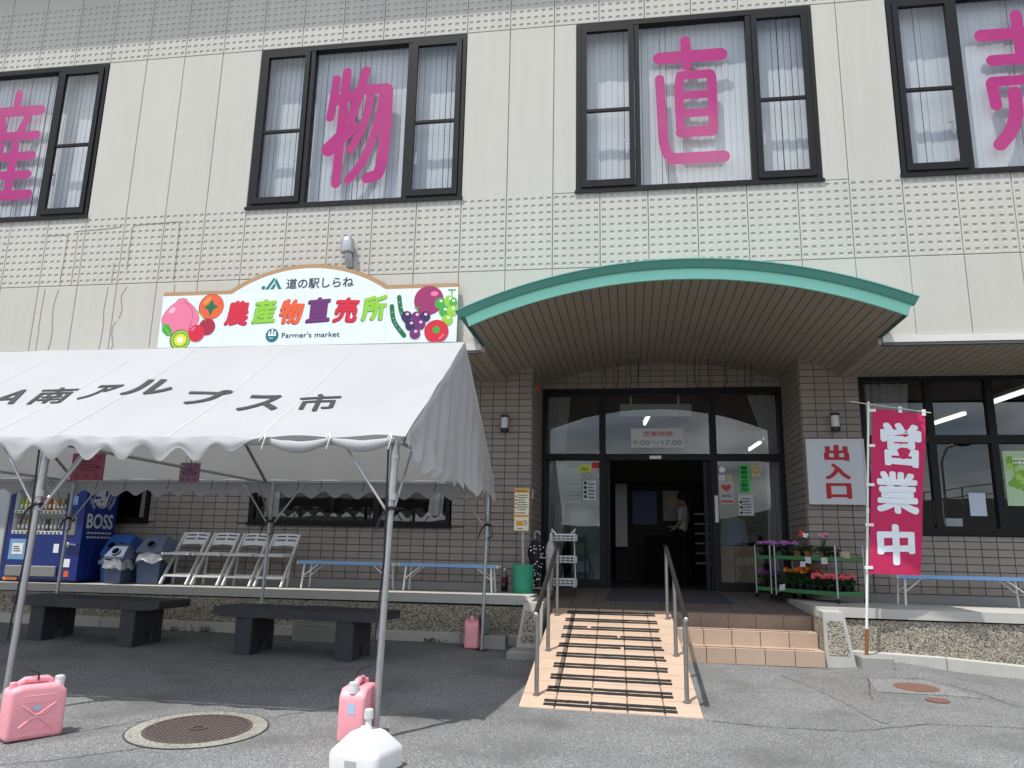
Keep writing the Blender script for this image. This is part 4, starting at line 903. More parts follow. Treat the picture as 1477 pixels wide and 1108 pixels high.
for xs_ in (.97, 2.0, 3.02, 3.62, 4.6, 5.35):                # stitched seams
    mb = MB()
    for k in range(24):
        v0, v1 = k/24, (k+1)/24; w = .012; f = lambda x, v: roofpt((x-TX0)/(TX1-TX0), v, 0, .0022); mb.quad(f(xs_-w, v0), f(xs_+w, v0), f(xs_+w, v1), f(xs_-w, v1))
    part('seam', mb, mat('seam_canvas', (.47, .477, .485), .7, .05, trans=.2), T)
mb = MB()
def rooftext(ch, x0, x1, s0, s1, sk=0., off=.02):
    S = 2.241
    text(mb, ch, lambda u, v: roofpt((x0+(x1-x0)*u+sk*(v-.5)-TX0)/(TX1-TX0), (s0+(s1-s0)*v)/S, 0, .007), off)
for ch, x0, x1, s0, s1, sk in (('J', 1.92, 2.18, .79, 1.18, -.08), ('A', 2.27, 2.61, .79, 1.18, -.02), ('南', 2.69, 3.07, .77, 1.19, -.11), ('ア', 3.19, 3.44, .85, 1.22, .03), ('ル', 3.54, 4.00, .94, 1.33, -.04), ('プ', 4.23, 4.64, .74, 1.10, -.06), ('ス', 4.83, 5.20, .60, .98, -.06), ('市', 5.36, 5.73, .53, .95, -.09)):
    mb = MB(); rooftext(ch, x0, x1, s0, s1, sk, .034 if ch in 'アルプス' else .016); part('letter', mb, M_ink, T, recalc=False)
# front valance: hangs loose on the left, rolled up and tied on the right
def hem(x, per=.305, amp=.055): return -.135-amp*math.cos(2*PI*x/per)*1.0
def fval(u, v):
    x = TX0+(5.46-TX0)*u; lift = sm((x-4.95)/.5)
    d = hem(x)*(1-lift*.97); b = .035*(1-v)*math.sin(x*2*PI/.305)*(1-lift)
    bow = -.015*math.sin(PI*v)-.03*v*(.5+.5*nz(x*3, 1, 1)); r0 = roofpt(u*(5.46-TX0)/(TX1-TX0), 0)
    return (x, r0[1]-.012+bow+.03*v*nz(x*5, v*2, 5), r0[2]+d*v)
mb = MB(); mb.grid(fval, 220, 6); part('valance', mb, M_tent, T, smooth='all')
mb = MB()
for a, b, dep in ((5.42, 5.93, .10), (5.93, 6.42, .085)):
    def swag(u, v):
        x = a+(b-a)*u; q = math.sin(PI*u); t = 2*PI*v; r = .014+.022*q*(1+.25*nz(x*9, v*4, 2)); return (x, TY0-.005+r*math.cos(t)*.9, TZE-.035-dep*q*.55+r*math.sin(t)*1.25)
    mb.grid(swag, 26, 10)
part('rolled_valance', mb, M_tent, T, smooth='all')
for x in (5.42, 5.93, 6.40):
    mb = MB(); mb.tube([(x, TY0-.03, TZE+.01), (x+.01, TY0-.045, TZE-.03), (x-.012, TY0-.045, TZE-.11)], .008, 5, r2=.004); mb.tube([(x, TY0-.03, TZE), (x-.04, TY0-.045, TZE-.05)], .008, 5, r2=.003); part('tie', mb, M_white, T)
mb = MB()
def bval(u, v):
    x = TX0+(TX1-TX0)*u; d = -.185-.04*math.cos(2*PI*x/.30); return (x, TY1+.012+.012*v*nz(x*3, v, 8), roofpt(u, 0, 1)[2]+d*v)
mb.grid(bval, 220, 4); part('valance', mb, M_tent, T, smooth='all')
def gable(x0, sgn):
    def f(u, v):                                             # u from front eave to back eave, v from ridge line down to the hem
        y = TY0+(TY1-TY0)*u; q = 1-abs(u-.5)*2; top = TZE+(TZR-TZE)*q
        per = math.cos(2*PI*u*12+math.sin(u*9)); hemz = TZE-.20-.045*per
        hemz += .13*math.exp(-((u-.02)/.10)**2)-.015*nz(u*6, 1, 4)
        z = top+(hemz-top)*v
        wr = .030*math.sin(u*62+v*2.5+2*nz(u*5, v, 1))*v*.8+.02*nz(u*16, v*2.5, 9)+.030*math.sin(u*2*PI*12)*max(0, v-.6)
        return (x0+sgn*(.012+wr*min(1, (q*.6+v)*1.2)*(1-.4*q*(1-v))), y, z-.004)
    mb = MB(); mb.grid(f, 180, 22); part('gable_sheet', mb, M_tent, T, smooth='all')
gable(TX1, 1); gable(TX0, -1)
# steel frame
PX = [-1.73, .955, 3.62, 6.455]; 
for i, x in enumerate(PX):
    for y, fr in ((-3.57, 1), (.03, 0)):
        xx = {(2, 1): 3.53, (3, 1): 6.41, (2, 0): 3.72, (3, 0): 6.455}.get((i, fr), x); xb = xx-.04 if fr else xx-.03
        g0 = gz(xb, y); mb = MB(); zt = TZE-.03; zj = 1.66 if fr else 1.45
        mb.tube([(xx, y, zt), (xx+(xb-xx)*.25, y, zj)], .031 if fr else .024, 12); mb.tube([(xx+(xb-xx)*.25, y, zj+.01), (xb, y, g0)], .025 if fr else .02, 12); P = part('pole', mb, M_steel, T, smooth=True)
        mb = MB(); mb.box(xb-.06, xb+.06, y-.06, y+.06, g0, g0+.008); part('foot_plate', mb, M_black, P)
        mb = MB(); mb.tube([(xx, y, zj-.03), (xx, y, zj+.02)], .036 if fr else .03, 12); part('collar', mb, M_steel, P); mb = MB(); mb.tube([(xx, y, zt-.14), (xx, y, zt-.11)], .036, 12); part('collar', mb, M_steel, P)
        for sg in (-1, 1):
            if i == 3 and sg == 1: continue
            mb = MB(); mb.tube([(xx+sg*.02, y, 1.52), (xx+sg*.40, y, TZE-.06)], .011, 8); part('brace', mb, M_steel, P)
        mb = MB(); mb.tube([(xx, y+.02, 1.54), (xx, y+(.42 if fr else -.42), TZE-.06)], .010, 8); part('brace', mb, M_steel, P)
        # straps tied round the pole
        mb = MB(); rr = random.Random(i*2+fr)
        if fr: mb.tube([(xx-.045, y-.03, zt-.02), (xx-.035, y-.02, 1.2), (xb-.04, y-.02, .55)], .008, 5)
        mb.tube([(xx+.035*math.cos(a), y+.035*math.sin(a), 1.56+.012*(a % 1.7)) for a in [k*.7 for k in range(28)]], .009, 5)
        mb.tube([(xx-.03, y-.03, 1.56), (xx-.07, y-.05, 1.50), (xx-.10, y-.05, 1.41)], .012, 5, r2=.006)
        if not fr: mb.tube([(xx, y-.03, 1.58), (xx+.06, y-.04, 1.56), (xx+.07, y-.04, 1.44), (xx+.01, y-.04, 1.41)], .007, 5)
        part('strap', mb, M_black, P)
for y in (-3.57, .03, TYM):
    mb = MB(); z = TZE-.045 if y != TYM else TZR-.09; mb.tube([(TX0+.02, y, z), (TX1-.03, y, z)], .02, 10); part('beam', mb, M_steel, T, smooth=True)
for x in PX:
    for y, s_ in ((-3.57, 1), (.03, -1)):
        mb = MB(); mb.tube([(x, y, TZE-.045), (x, TYM, TZR-.09)], .018, 8); part('rafter', mb, M_steelb, T, smooth=True)
    mb = MB(); mb.tube([(x, -3.57, TZE-.05), (x, .03, TZE-.05)], .016, 8); part('tie_bar', mb, M_steel, T, smooth=True)
for k, x in enumerate((.35, 1.3, 1.7, 2.3, 2.9, 3.1, 4.05, 4.35, 4.9, 5.3, 5.8)):
    mb = MB(); mb.tube([(x, .02, TZE-.02), (x+.015, .0, TZE-.09), (x-.01, .0, TZE-.15)], .005, 4); part('hook', mb, M_black, T)
mb = MB(); mb.box(5.80, 5.86, -3.60, -3.592, 2.02, 2.09); mb.m = 1; mb.quad((5.81, -3.6015, 2.03), (5.85, -3.6015, 2.03), (5.85, -3.6015, 2.08), (5.81, -3.6015, 2.08)); part('maker_plate', mb, [M_steel, fcol('pale', 205, 215, 225)], T)
# pink leaflets hung from the tent frame
for (x0, x1, z0, z1, m, lab) in ((2.27, 2.655, 1.915, 2.20, fcol('rose', 136, 64, 80), 'larger dusty red leaflet hanging under the tent by the vending machine'), (3.52, 3.745, 1.90, 2.105, fcol('mauve', 128, 92, 116), 'smaller mauve leaflet hanging on rings under the tent')):
    t = thing('hanging_leaflet', ((x0+x1)/2, -1.7, z0), lab, 'leaflet'); mb = MB(); mb.box(x0, x1, -1.702, -1.698, z0, z1); part('sheet', mb, m, t)
    mb = MB(); y = -1.7035; xm = (x0+x1)/2; w = x1-x0
    for i in range(3):
        for j in (0, 1, 2):
            if (i, j) != (1, 1): mb = MB(); disc(mb, x0+w*(.2+.3*i), z0+(z1-z0)*(.15+.35*j), w*.05, w*.05, y, 8); part('picture', mb, fcol('dark_rose', 90, 40, 60), t, recalc=False)
    mb = MB(); lines(mb, x0+w*.28, x1-w*.15, z0+(z1-z0)*.34, z0+(z1-z0)*.72, y, 4, 3); part('print', mb, fcol('dark_rose', 90, 40, 60), t, recalc=False)
    mb = MB()
    for q in (.4, .62): mb.tube([(x0+w*q+.035*math.cos(a), -1.7, z1+.03+.035*math.sin(a)) for a in [2*PI*k/12 for k in range(13)]], .003, 4)
    part('ring', mb, M_black, t)
mb = MB()

# ------------------------------------------------------------------ water cans that weigh the tent down
def can_bm(w=.335, d=.172, h=.315):
    bm = bmesh.new()
    prof = [(-w/2, 0), (w/2, 0), (w/2, h*.86), (w/2-.055, h), (-w/2+.07, h), (-w/2, h*.93)]
    vf = [bm.verts.new((x, -d/2, z)) for x, z in prof]; vb = [bm.verts.new((x, d/2, z)) for x, z in prof]
    bm.faces.new(vf); bm.faces.new(vb[::-1])
    for i in range(len(prof)): bm.faces.new([vf[(i+1) % 6], vf[i], vb[i], vb[(i+1) % 6]])
    bmesh.ops.bevel(bm, geom=bm.edges[:], offset=.030, segments=3, affect='EDGES', profile=.6)
    bmesh.ops.recalc_face_normals(bm, faces=bm.faces[:]); return bm
def jerry_can(loc, rot, label, col, capcol, sticker=None, sc=1.):
    t = thing('water_can', loc, label, 'water can', 'pink water cans tied to the tent poles' if col is M_pink else None, rot)
    mb = MB(); mb.frombm(can_bm()); part('body', mb, col, t, smooth='all')
    mb = MB(); h = .315
    mb.tube([(-.108, 0, h-.03), (-.10, 0, h+.006), (-.07, 0, h+.024), (.055, 0, h+.024), (.080, 0, h+.010), (.088, 0, h-.03)], .021, 12); part('handle', mb, col, t, smooth='all')
    mb = MB(); mb.lathe([(.030, h-.03), (.030, h+.003), (.027, h+.005), (.027, h+.030), (.024, h+.034)], .135, 0, 16)
    for k in range(16): a = 2*PI*k/16; mb.bar((.135+.0275*math.cos(a), .0275*math.sin(a), h+.006), (.135+.0275*math.cos(a), .0275*math.sin(a), h+.03), .004)
    part('screw_cap', mb, capcol, t, smooth=True)
    mb = MB(); mb.lathe([(.022, h-.03), (.022, h+.014), (.018, h+.018)], -.135, .0, 14); part('vent_cap', mb, col if capcol is not M_pink else capcol, t, smooth=True)
    mb = MB()
    for yf, sg in ((-.0865, -1), (.0865, 1)):
        fn = lambda u, v, dd: (u, dd, v)
        for pts in ([(-.09, .20), (-.02, .145), (.045, .145), (.10, .205)], [(-.10, .075), (-.035, .125), (.03, .125), (.09, .065)], [(-.09, .20), (.09, .065)], [(.10, .205), (-.10, .075)]):
            mb.tube([(x, yf, z) for x, z in pts], .007, 6)
        for za, zb in ((.215, .255), (.028, .062)):
            mb.tube([(-.085, yf, za), (.09, yf, za), (.09, yf, zb), (-.085, yf, zb), (-.085, yf, za)], .0028, 5)
    part('moulded_ribs', mb, col, t, smooth=True)
    if sticker:
        mb = MB(); x, y, z, ax = sticker
        if ax == 'y': mb.box(x-.02, x+.02, y-.001, y, z-.014, z+.014)
        else: mb.box(x, x+.001, y-.022, y+.022, z-.03, z+.03)
        part('sticker', mb, fcol('pale_blue', 165, 190, 215), t)
    mb = MB(); mb.tube([(.0, -.022, h+.045), (.0, .022, h+.04), (.005, .02, h+.01), (0, -.022, h+.02), (.0, -.022, h+.06), (-.05, -.01, h+.08), (-.075, .05, h+.10)], .005, 5); part('tie_cord', mb, M_black, t)
    t.scale = (sc, sc, sc*1.04); return t
M_pinkc = mat('pink_cap', (.80, .33, .36), .4, .04)
jerry_can((4.10, -4.02, gz(4.1, -4.02)), math.atan2(.28, .18)-.0, 'pink water can seen broadside with a moulded cross, left of the manhole', M_pink, M_wplast, (-.01, -.0935, .185, 'y'), 1.05)
jerry_can((6.24, -3.57, gz(6.24, -3.57)), math.radians(-86), 'pink water can standing end-on beside the white weight tank', M_pink, M_wplast, (.168, .0, .20, 'x'), 1.08)
jerry_can((6.27, .20, gz(6.27, .2)), math.radians(-80), 'pink water can in the shade at the back tent pole by the porch wall', M_pink, M_pinkc, None, .98)
jerry_can((6.41, .27, gz(6.41, .27)+.145), math.radians(-72), 'grey water can resting on a concrete block beside the porch', mat('grey_polyethylene', (.12, .125, .125), .5, .1, 8), mat('grey_polyethylene', (.12, .125, .125)), None, .66)
mb = MB(); mb.bbox(6.36, 6.68, .15, .36, gz(6.5, .25)-.03, gz(6.5, .25)+.145, .008); solo('concrete_block', mb, M_conc, 'rough concrete block under the grey water can by the porch', 'concrete block')
mb = MB(); mb.bbox(4.08, 4.62, .10, .40, gz(4.3, .3)-.02, gz(4.3, .3)+.19, .01); solo('concrete_block', mb, M_conc, 'concrete block behind the right dark bench at the foot of the porch', 'concrete block')
# white weight tank
t = thing('weight_tank', (6.515, -4.16, gz(6.515, -4.16)), 'square white plastic weight tank with a sloping top and upright spout', 'weight tank', None, math.radians(-14))
def rsq(r, c, z, n=6):
    out = []
    for k in range(4):
        a0_ = k*PI/2; cx = (r-c)*(1 if k in (0, 3) else -1); cy = (r-c)*(1 if k in (0, 1) else -1)
        out += [(cx+c*math.cos(a0_+PI/2*i/n), cy+c*math.sin(a0_+PI/2*i/n), z) for i in range(n+1)]
    return out
mb = MB(); secs = [(.195, .05, 0), (.21, .06, .012), (.213, .06, .10), (.205, .06, .125), (.195, .06, .137), (.105, .04, .222), (.085, .035, .232), (.05, .03, .235)]
rings = [rsq(*q) for q in secs]; n = len(rings[0]); o = 0; V = [v for r in rings for v in r]
mb.add(V, [[i*n+k, i*n+(k+1) % n, (i+1)*n+(k+1) % n, (i+1)*n+k] for i in range(len(rings)-1) for k in range(n)]+[list(range(n))[::-1], [(len(rings)-1)*n+k for k in range(n)]]); part('body', mb, M_wplast, t, smooth=True)
mb = MB(); mb.lathe([(.036, .22), (.030, .25), (.023, .262), (.023, .30)], 0, 0, 16); part('spout', mb, M_wplast, t, smooth=True)
mb = MB(); mb.lathe([(.031, .295), (.033, .30), (.031, .352), (.026, .357)], 0, 0, 18)
for k in range(18): a = 2*PI*k/18; mb.bar((.0325*math.cos(a), .0325*math.sin(a), .302), (.031*math.cos(a), .031*math.sin(a), .35), .004)
part('spout_cap', mb, M_wplast, t, smooth=True)
mb = MB(); mb.lathe([(.024, .226), (.024, .243), (.020, .246)], -.055, .028, 14); part('filler_cap', mb, M_wplast, t, smooth=True)
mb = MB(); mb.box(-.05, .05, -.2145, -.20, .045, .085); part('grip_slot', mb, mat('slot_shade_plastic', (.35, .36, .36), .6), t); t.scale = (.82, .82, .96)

# ------------------------------------------------------------------ dark benches
def dark_bench(cx, cy, rot, label, w=1.98):
    t = thing('dark_bench', (cx, cy, gz(cx, cy)), label, 'bench', 'low dark benches under the tent', rot)
    mb = MB(); rr = random.Random(int(cx*10)); n = 16; V = []
    for i in range(n+1):
        x = -w/2+w*i/n; a = .30+.02*math.sin(i*.9)+rr.uniform(-.008, .008); taper = 1-.35*abs(i/n-.5)**3*4
        b = .01*rr.uniform(-1, 1); z0 = .385+b*.4+(.02 if i in (0, n) else 0); z1 = .488+b*.3
        V += [(x, -a*taper, z0), (x, a*taper, z0), (x, a*taper, z1-.01), (x, a*taper-.015, z1), (x, -a*taper+.015, z1), (x, -a*taper, z1-.01)]
    mb.add(V, [[i*6+k, i*6+(k+1) % 6, (i+1)*6+(k+1) % 6, (i+1)*6+k] for i in range(n) for k in range(6)]+[[0, 1, 2, 3, 4, 5], [n*6+k for k in range(6)][::-1]]); part('seat', mb, M_stone, t)
    for x in (-w/2+.38, w/2-.42):
        mb = MB(); mb.bbox(x-.10, x+.10, -.24, -.05, -.02, .385, .008); mb.bbox(x-.10, x+.10, .06, .24, -.02, .385, .008); mb.bbox(x-.098, x+.098, -.06, .07, .12, .385, .006); part('leg', mb, M_stone, t)
    return t
dark_bench(1.95, -.52, math.radians(-6), 'low charred-looking dark bench nearer the vending machine under the tent', 2.05)
dark_bench(4.60, -.72, math.radians(-4), 'low charred-looking dark bench in the middle, in front of the white chairs')

# ------------------------------------------------------------------ white folding chairs
def make_chair(loc, label):
    t = thing('folding_chair', loc, label, 'folding chair', 'white folding chairs along the wall', 0.)
    M = M_wplast
    for x in (-.19, .19):
        mb = MB(); mb.bar((x, -.27, 0), (x, .235, .70), .022, .045); part('front_leg', mb, M, t)
        x2 = x*.86; mb = MB(); mb.bar((x2, -.01, 0), (x2, .05, .42), .02, .035); part('back_leg', mb, M, t)
    mb = MB(); N = 12
    def bp(u, v, d): x = -.18+.36*u; return (x, .145+.085*v+.018*math.cos((u-.5)*PI)-.0+d, .545+.16*v+.01*math.sin(u*PI)*(v > .5)-.006*math.cos(u*2*PI)*(v < .2))
    us = [0, .07, .46, .54, .93, 1]; vs_ = [0, .40, .53, .70, .83, 1]
    for i in range(5):
        for j in range(5):
            if i in (1, 3) and j in (1, 3): continue
            for q in range(4 if i in (1, 3) else 1):
                m_ = 4 if i in (1, 3) else 1; a = us[i]+(us[i+1]-us[i])*q/m_; b = us[i]+(us[i+1]-us[i])*(q+1)/m_
                mb.hexa([bp(a, vs_[j], 0), bp(b, vs_[j], 0), bp(b, vs_[j], .018), bp(a, vs_[j], .018), bp(a, vs_[j+1], 0), bp(b, vs_[j+1], 0), bp(b, vs_[j+1], .018), bp(a, vs_[j+1], .018)])
    part('backrest', mb, M, t)
    mb = MB()
    for k in range(5): y0 = -.28+.072*k; mb.hexa([(-.175, y0, .40+.004*k), (.175, y0, .40+.004*k), (.175, y0+.062, .404+.004*k), (-.175, y0+.062, .404+.004*k), (-.175, y0, .425+.004*k), (.175, y0, .425+.004*k), (.175, y0+.062, .425+.004*k), (-.175, y0+.062, .425+.004*k)])
    mb.box(-.20, -.175, -.30, .09, .398, .43); mb.box(.175, .20, -.30, .09, .398, .43); part('seat', mb, M, t)
    mb = MB(); mb.bar((-.18, -.185, .12), (.18, -.185, .12), .05, .03, (0, 0, 1)); part('stretcher', mb, M, t)
    mb = MB(); mb.bar((-.155, .005, .13), (.155, .005, .13), .02, .035); part('back_stretcher', mb, M, t)
    return t
labs = ['white folding chair at the left end of the row, next to the bins', 'second white folding chair from the bins', 'third white folding chair from the bins', 'white folding chair at the right end of the row, behind the tent pole']
ch = make_chair((1.955, 1.18, .73), labs[0])
for i in range(1, 4): dup(ch, None, (1.955+.452*i, 1.18+.01*i, .73), random.uniform(-.03, .03), labs[i])

# ------------------------------------------------------------------ folding blue benches
def blue_bench(x0, x1, y, label):
    cx = (x0+x1)/2; w = x1-x0; t = thing('blue_bench', (cx, y, .732), label, 'bench', 'narrow blue folding benches along the wall', 0.)
    mb = MB(); mb.m = 0; mb.box(-w/2, w/2, -.15, .15, .335, .352); mb.m = 1; mb.box(-w/2, w/2, -.155, -.151, .315, .352); mb.box(-w/2, w/2, .151, .155, .315, .352)
    for k in range(6): mb.m = 0; mb.box(-w/2+.01, w/2-.01, -.145+.05*k, -.105+.05*k, .3525, .357)
    part('top', mb, [M_lblue, M_blue], t)
    for x, sg in ((-w/2+.09, 1), (w/2-.09, -1)):
        for y_ in (-.12, .12):
            mb = MB(); mb.tube([(x, y_, .335), (x-.02*sg, y_*1.15, 0)], .0125, 8); part('leg', mb, M_white, t, smooth=True)
            mb = MB(); mb.tube([(x+.005*sg, y_*1.05, .17), (x+.20*sg, y_*.9, .325)], .007, 6); part('stay', mb, M_white, t)
        mb = MB(); mb.tube([(x-.008*sg, -.128, .15), (x-.008*sg, .128, .15)], .008, 6); part('crossbar', mb, M_white, t)
    for x in (-w/2, w/2): mb = MB(); mb.box(x-.006, x+.006, -.156, .156, .313, .353); part('end_trim', mb, M_white, t)
    return t
blue_bench(3.70, 5.03, 1.12, 'blue folding bench next to the white folding chairs')
blue_bench(5.10, 6.42, 1.16, 'pale-topped blue folding bench near the cola bottle')
blue_bench(11.28, 12.78, 1.12, 'blue folding bench under the right shop window')

# ------------------------------------------------------------------ vending machines
V = thing('vending_machine', (.06, 1.1, .73), 'blue drinks vending machine with a lit-looking display of bottles and cans', 'vending machine')
vx0, vx1, vy0, vy1, vz0, vz1 = -.56, .60, .76, 1.46, .73, 2.56
mb = MB(); mb.bbox(vx0, vx1, vy0+.22, vy1, vz0+.03, vz1, .012); mb.box(vx0+.05, vx1-.05, vy0+.1, vy1-.05, vz0, vz0+.03); part('cabinet', mb, M_vm, V)
mb = MB(); dx0, dx1, dz0, dz1 = -.50, .30, 1.37, 2.30
holed(mb, vx0, vx1, vz0+.03, vz1, vy0, [(dx0, dx1, dz0, dz1)])
mb.box(vx0, vx0+.004, vy0+.001, vy0+.225, vz0+.03, vz1); mb.box(vx1-.004, vx1, vy0+.001, vy0+.225, vz0+.03, vz1); mb.box(vx0+.004, vx1-.004, vy0+.001, vy0+.225, vz1-.004, vz1)
part('front_door', mb, M_vm, V, recalc=False)
M_shelf = mat('display_white', (.75, .76, .76), .5)
mb = MB(); mb.box(dx0, dx1, vy0+.20, vy0+.21, dz0, dz1); mb.box(dx0-.005, dx0, vy0, vy0+.2, dz0, dz1); mb.box(dx1, dx1+.005, vy0, vy0+.2, dz0, dz1); mb.box(dx0, dx1, vy0, vy0+.2, dz1, dz1+.005)
part('display_case', mb, M_shelf, V)
mb = MB(); mb.box(dx0+.02, dx1-.02, vy0+.03, vy0+.05, dz1-.03, dz1-.01); part('display_lamp', mb, M_lamp, V)
cc = [fcol('tea', 150, 160, 60), fcol('orange_drink', 214, 140, 50), fcol('water', 170, 190, 200), fcol('coffee', 70, 52, 44), fcol('red_can', 180, 50, 60), fcol('lemon', 200, 196, 90), fcol('grape_can', 110, 70, 120), fcol('silver_can', 150, 152, 155), fcol('gold_can', 180, 150, 80)]
pal = [[0, 0, 0, 1, 1, 2, 0, 5, 5, 5, 0, 0], [0, 5, 6, 0, 5, 4, 0, 4, 5, 4, 0, 3], [7, 7, 8, 8, 3, 7, 7, 3, 7, 7, 7, 7]]
for r, (z, h, rad) in enumerate(((2.03, .22, .026), (1.70, .17, .026), (1.415, .17, .027))):
    mb = MB(); mb.box(dx0, dx1, vy0+.01, vy0+.19, z-.012, z); part('shelf', mb, M_shelf, V)
    mb = MB(); mb.box(dx0, dx1, vy0+.004, vy0+.012, z-.045, z-.002); part('price_strip', mb, M_white, V)
    mb = MB()
    for k in range(12): mb.box(dx0+.03+.064*k, dx0+.06+.064*k, vy0+.001, vy0+.004, z-.035, z-.015)
    part('push_buttons', mb, M_black, V)
    ms = {}
    for k in range(12):
        ci = pal[r][k]
        if ci not in ms:
            mb = MB(); prof = [(rad, 0), (rad, h*.62), (rad*.9, h*.72), (rad*.42, h*.9), (rad*.42, h)] if r == 0 else [(rad*.9, 0), (rad, .01), (rad, h-.02), (rad*.85, h)]
            mb.m = 0; mb.lathe(prof[:2] if r == 0 else prof, 0, 0, 10); mb.m = 1
            if r == 0: mb.lathe(prof[1:], 0, 0, 10)
            mb.box(-rad*.55, rad*.55, -rad-.001, -rad*.8, h*.2, h*.5); ms[ci] = mb.mesh('drink', [cc[ci], WHp], smooth=True)
        put('drink', ms[ci], V, Vector((dx0+.045+.064*k, vy0+.09, z))-ORG[V])
M_vmglass = glassmat('display_glass', 1.0, (.97, .97, .97))
mb = MB(); mb.quad((dx0, vy0+.002, dz0), (dx1, vy0+.002, dz0), (dx1, vy0+.002, dz1), (dx0, vy0+.002, dz1)); part('display_pane', mb, M_vmglass, V)
mb = MB(); y = vy0-.012; mb.bbox(.335, .50, y, vy0+.01, 1.36, 1.62, .01); part('coin_panel', mb, M_steelb, V)
mb = MB(); mb.box(.35, .48, y-.004, y, 1.545, 1.60); mb.box(.36, .40, y-.004, y, 1.40, 1.43); part('display', mb, M_black, V)
mb = MB(); mb.ball((.43, vy0-.03, 1.235), .035, sc=(1, .6, 1)); mb.bar((.43, vy0-.03, 1.245), (.57, vy0-.035, 1.235), .03, .02); part('lock_handle', mb, M_chrome, V, smooth=True)
mb = MB(); mb.bbox(-.49, .30, vy0-.035, vy0+.01, .80, .94, .012); part('dispensing_flap', mb, M_steelb, V)
def pos(name, x0, x1, z0, z1, m, y=vy0-.002): mb = MB(); mb.box(x0, x1, y-.002, y, z0, z1); return part(name, mb, m, V)
pos('sticker', -.49, -.17, 1.02, 1.30, fcol('pale_cyan', 120, 160, 200)); pos('sticker', -.44, -.27, 1.09, 1.24, WHp, vy0-.005); pos('sticker', .37, .50, 2.0, 2.25, WHp); pos('sticker', .40, .48, 1.78, 1.90, fcol('pale_cyan', 120, 160, 200)); pos('sticker', .20, .28, 1.12, 1.24, WHp)
pos('sticker', .36, .48, .93, 1.04, WHp); pos('sticker', .41, .48, .80, .88, ORr); pos('sticker', -.52, -.30, .74, .78, ORd)
mb = MB(); textY(mb, 'QR決済', -.42, -.29, 1.13, 1.20, vy0-.009, .01) if False else lines(mb, -.42, -.29, 1.12, 1.21, vy0-.009, 3, 2); part('sticker_print', mb, M_ink, V, recalc=False)
# lettering and round emblem on the machine's side
xs1 = vx1+.003; SX = lambda u0, u1, z0, z1: (lambda u, v: (xs1, u0+(u1-u0)*u, z0+(z1-z0)*v))
mb = MB(); text(mb, 'SUNTORY', SX(.98, 1.28, 2.34, 2.40), .02); part('brand_lettering', mb, mat('emblem_white', (.55, .58, .62), .5), V, recalc=False)
mb = MB(); text(mb, 'BOSS', SX(.83, 1.38, 1.46, 1.67), .035); part('brand_lettering', mb, mat('emblem_white', (.55, .58, .62), .5), V, recalc=False); mb = MB()
fnc = lambda u, v, d: (xs1+d, u, v)
cy_, cz_ = 1.10, 1.975
def ringtext(body, r, a_mid, step, size):
    for k, chh in enumerate(body):
        if chh == ' ': continue
        a = a_mid-(k-(len(body)-1)/2)*step; c, s_ = math.cos(a), math.sin(a)
        def f(u, v): px, py = (u-.5)*size*.8, (v-.5)*size; return (xs1, cy_+c*(r+py)+s_*px, cz_+(s_*(r+py)-c*px)*1.05)
        text(mb, chh, f, .02)
ringtext('COFFEE', .265, PI/2, .30, .085); ringtext('BOSS COFFEE', .262, PI+.12, .155, .05); ringtext('BOSS COFFEE', .262, -.12, .155, .05)
def el(cx, cz, rx, rz, d, n=28): mb.add([(xs1+d, cx+rx*math.cos(2*PI*k/n), cz+rz*math.sin(2*PI*k/n)) for k in range(n)], [list(range(n))])
el(cy_, cz_, .20, .225, .0004)
mb.m = 1; el(cy_, cz_, .186, .21, .0008)
mb.m = 0
mb.add([(xs1+.0012, cy_+a, cz_+b) for a, b in ((-.10, -.19), (.06, -.20), (.10, -.14), (.13, -.06), (.15, .02), (.12, .12), (.05, .15), (-.03, .13), (-.09, .06), (-.11, -.02), (-.16, -.05), (-.11, -.08), (-.13, -.13))], [list(range(13))])
mb.m = 1
for cx2, cz2, rx, rz in ((.05, .14, .11, .05), (.10, .08, .05, .08), (-.06, .045, .022, .012), (-.085, -.075, .05, .016), (.07, -.02, .025, .045), (-.02, -.13, .02, .02)): el(cy_+cx2, cz_+cz2, rx, rz, .0016)
mb.m = 0; capsule(mb, [(cy_-.10, cz_-.10), (cy_-.16, cz_-.14)], .02, .002, fn=fnc); el(cy_-.165, cz_-.125, .03, .03, .0024)
part('emblem', mb, [mat('emblem_white', (.55, .58, .62), .5), M_vm], V, recalc=False); mb = MB()
y0l = .86
for zz in (1.40, 1.34):
    for k in range(7): mb.quad((xs1, y0l+.075*k, zz-.012), (xs1, y0l+.075*k+.06, zz-.012), (xs1, y0l+.075*k+.06, zz+.012), (xs1, y0l+.075*k, zz+.012))
part('fine_print', mb, mat('emblem_white', (.55, .58, .62), .5), V, recalc=False)
V2 = thing('vending_machine', (-1.1, 1.1, .72), 'pale grey vending machine at the left edge beside the blue one', 'vending machine')
mb = MB(); mb.bbox(-1.75, -.62, .78, 1.46, .75, 2.56, .012); mb.box(-1.7, -.67, .85, 1.4, .715, .75); part('cabinet', mb, mat('machine_grey', (.46, .48, .50), .4, .05), V2)
mb = MB(); mb.box(-1.70, -.95, .772, .779, 1.4, 2.35); part('display_pane', mb, M_glasslow, V2); mb = MB(); mb.box(-1.68, -.90, .765, .779, .82, .96); part('dispensing_flap', mb, M_steelb, V2)

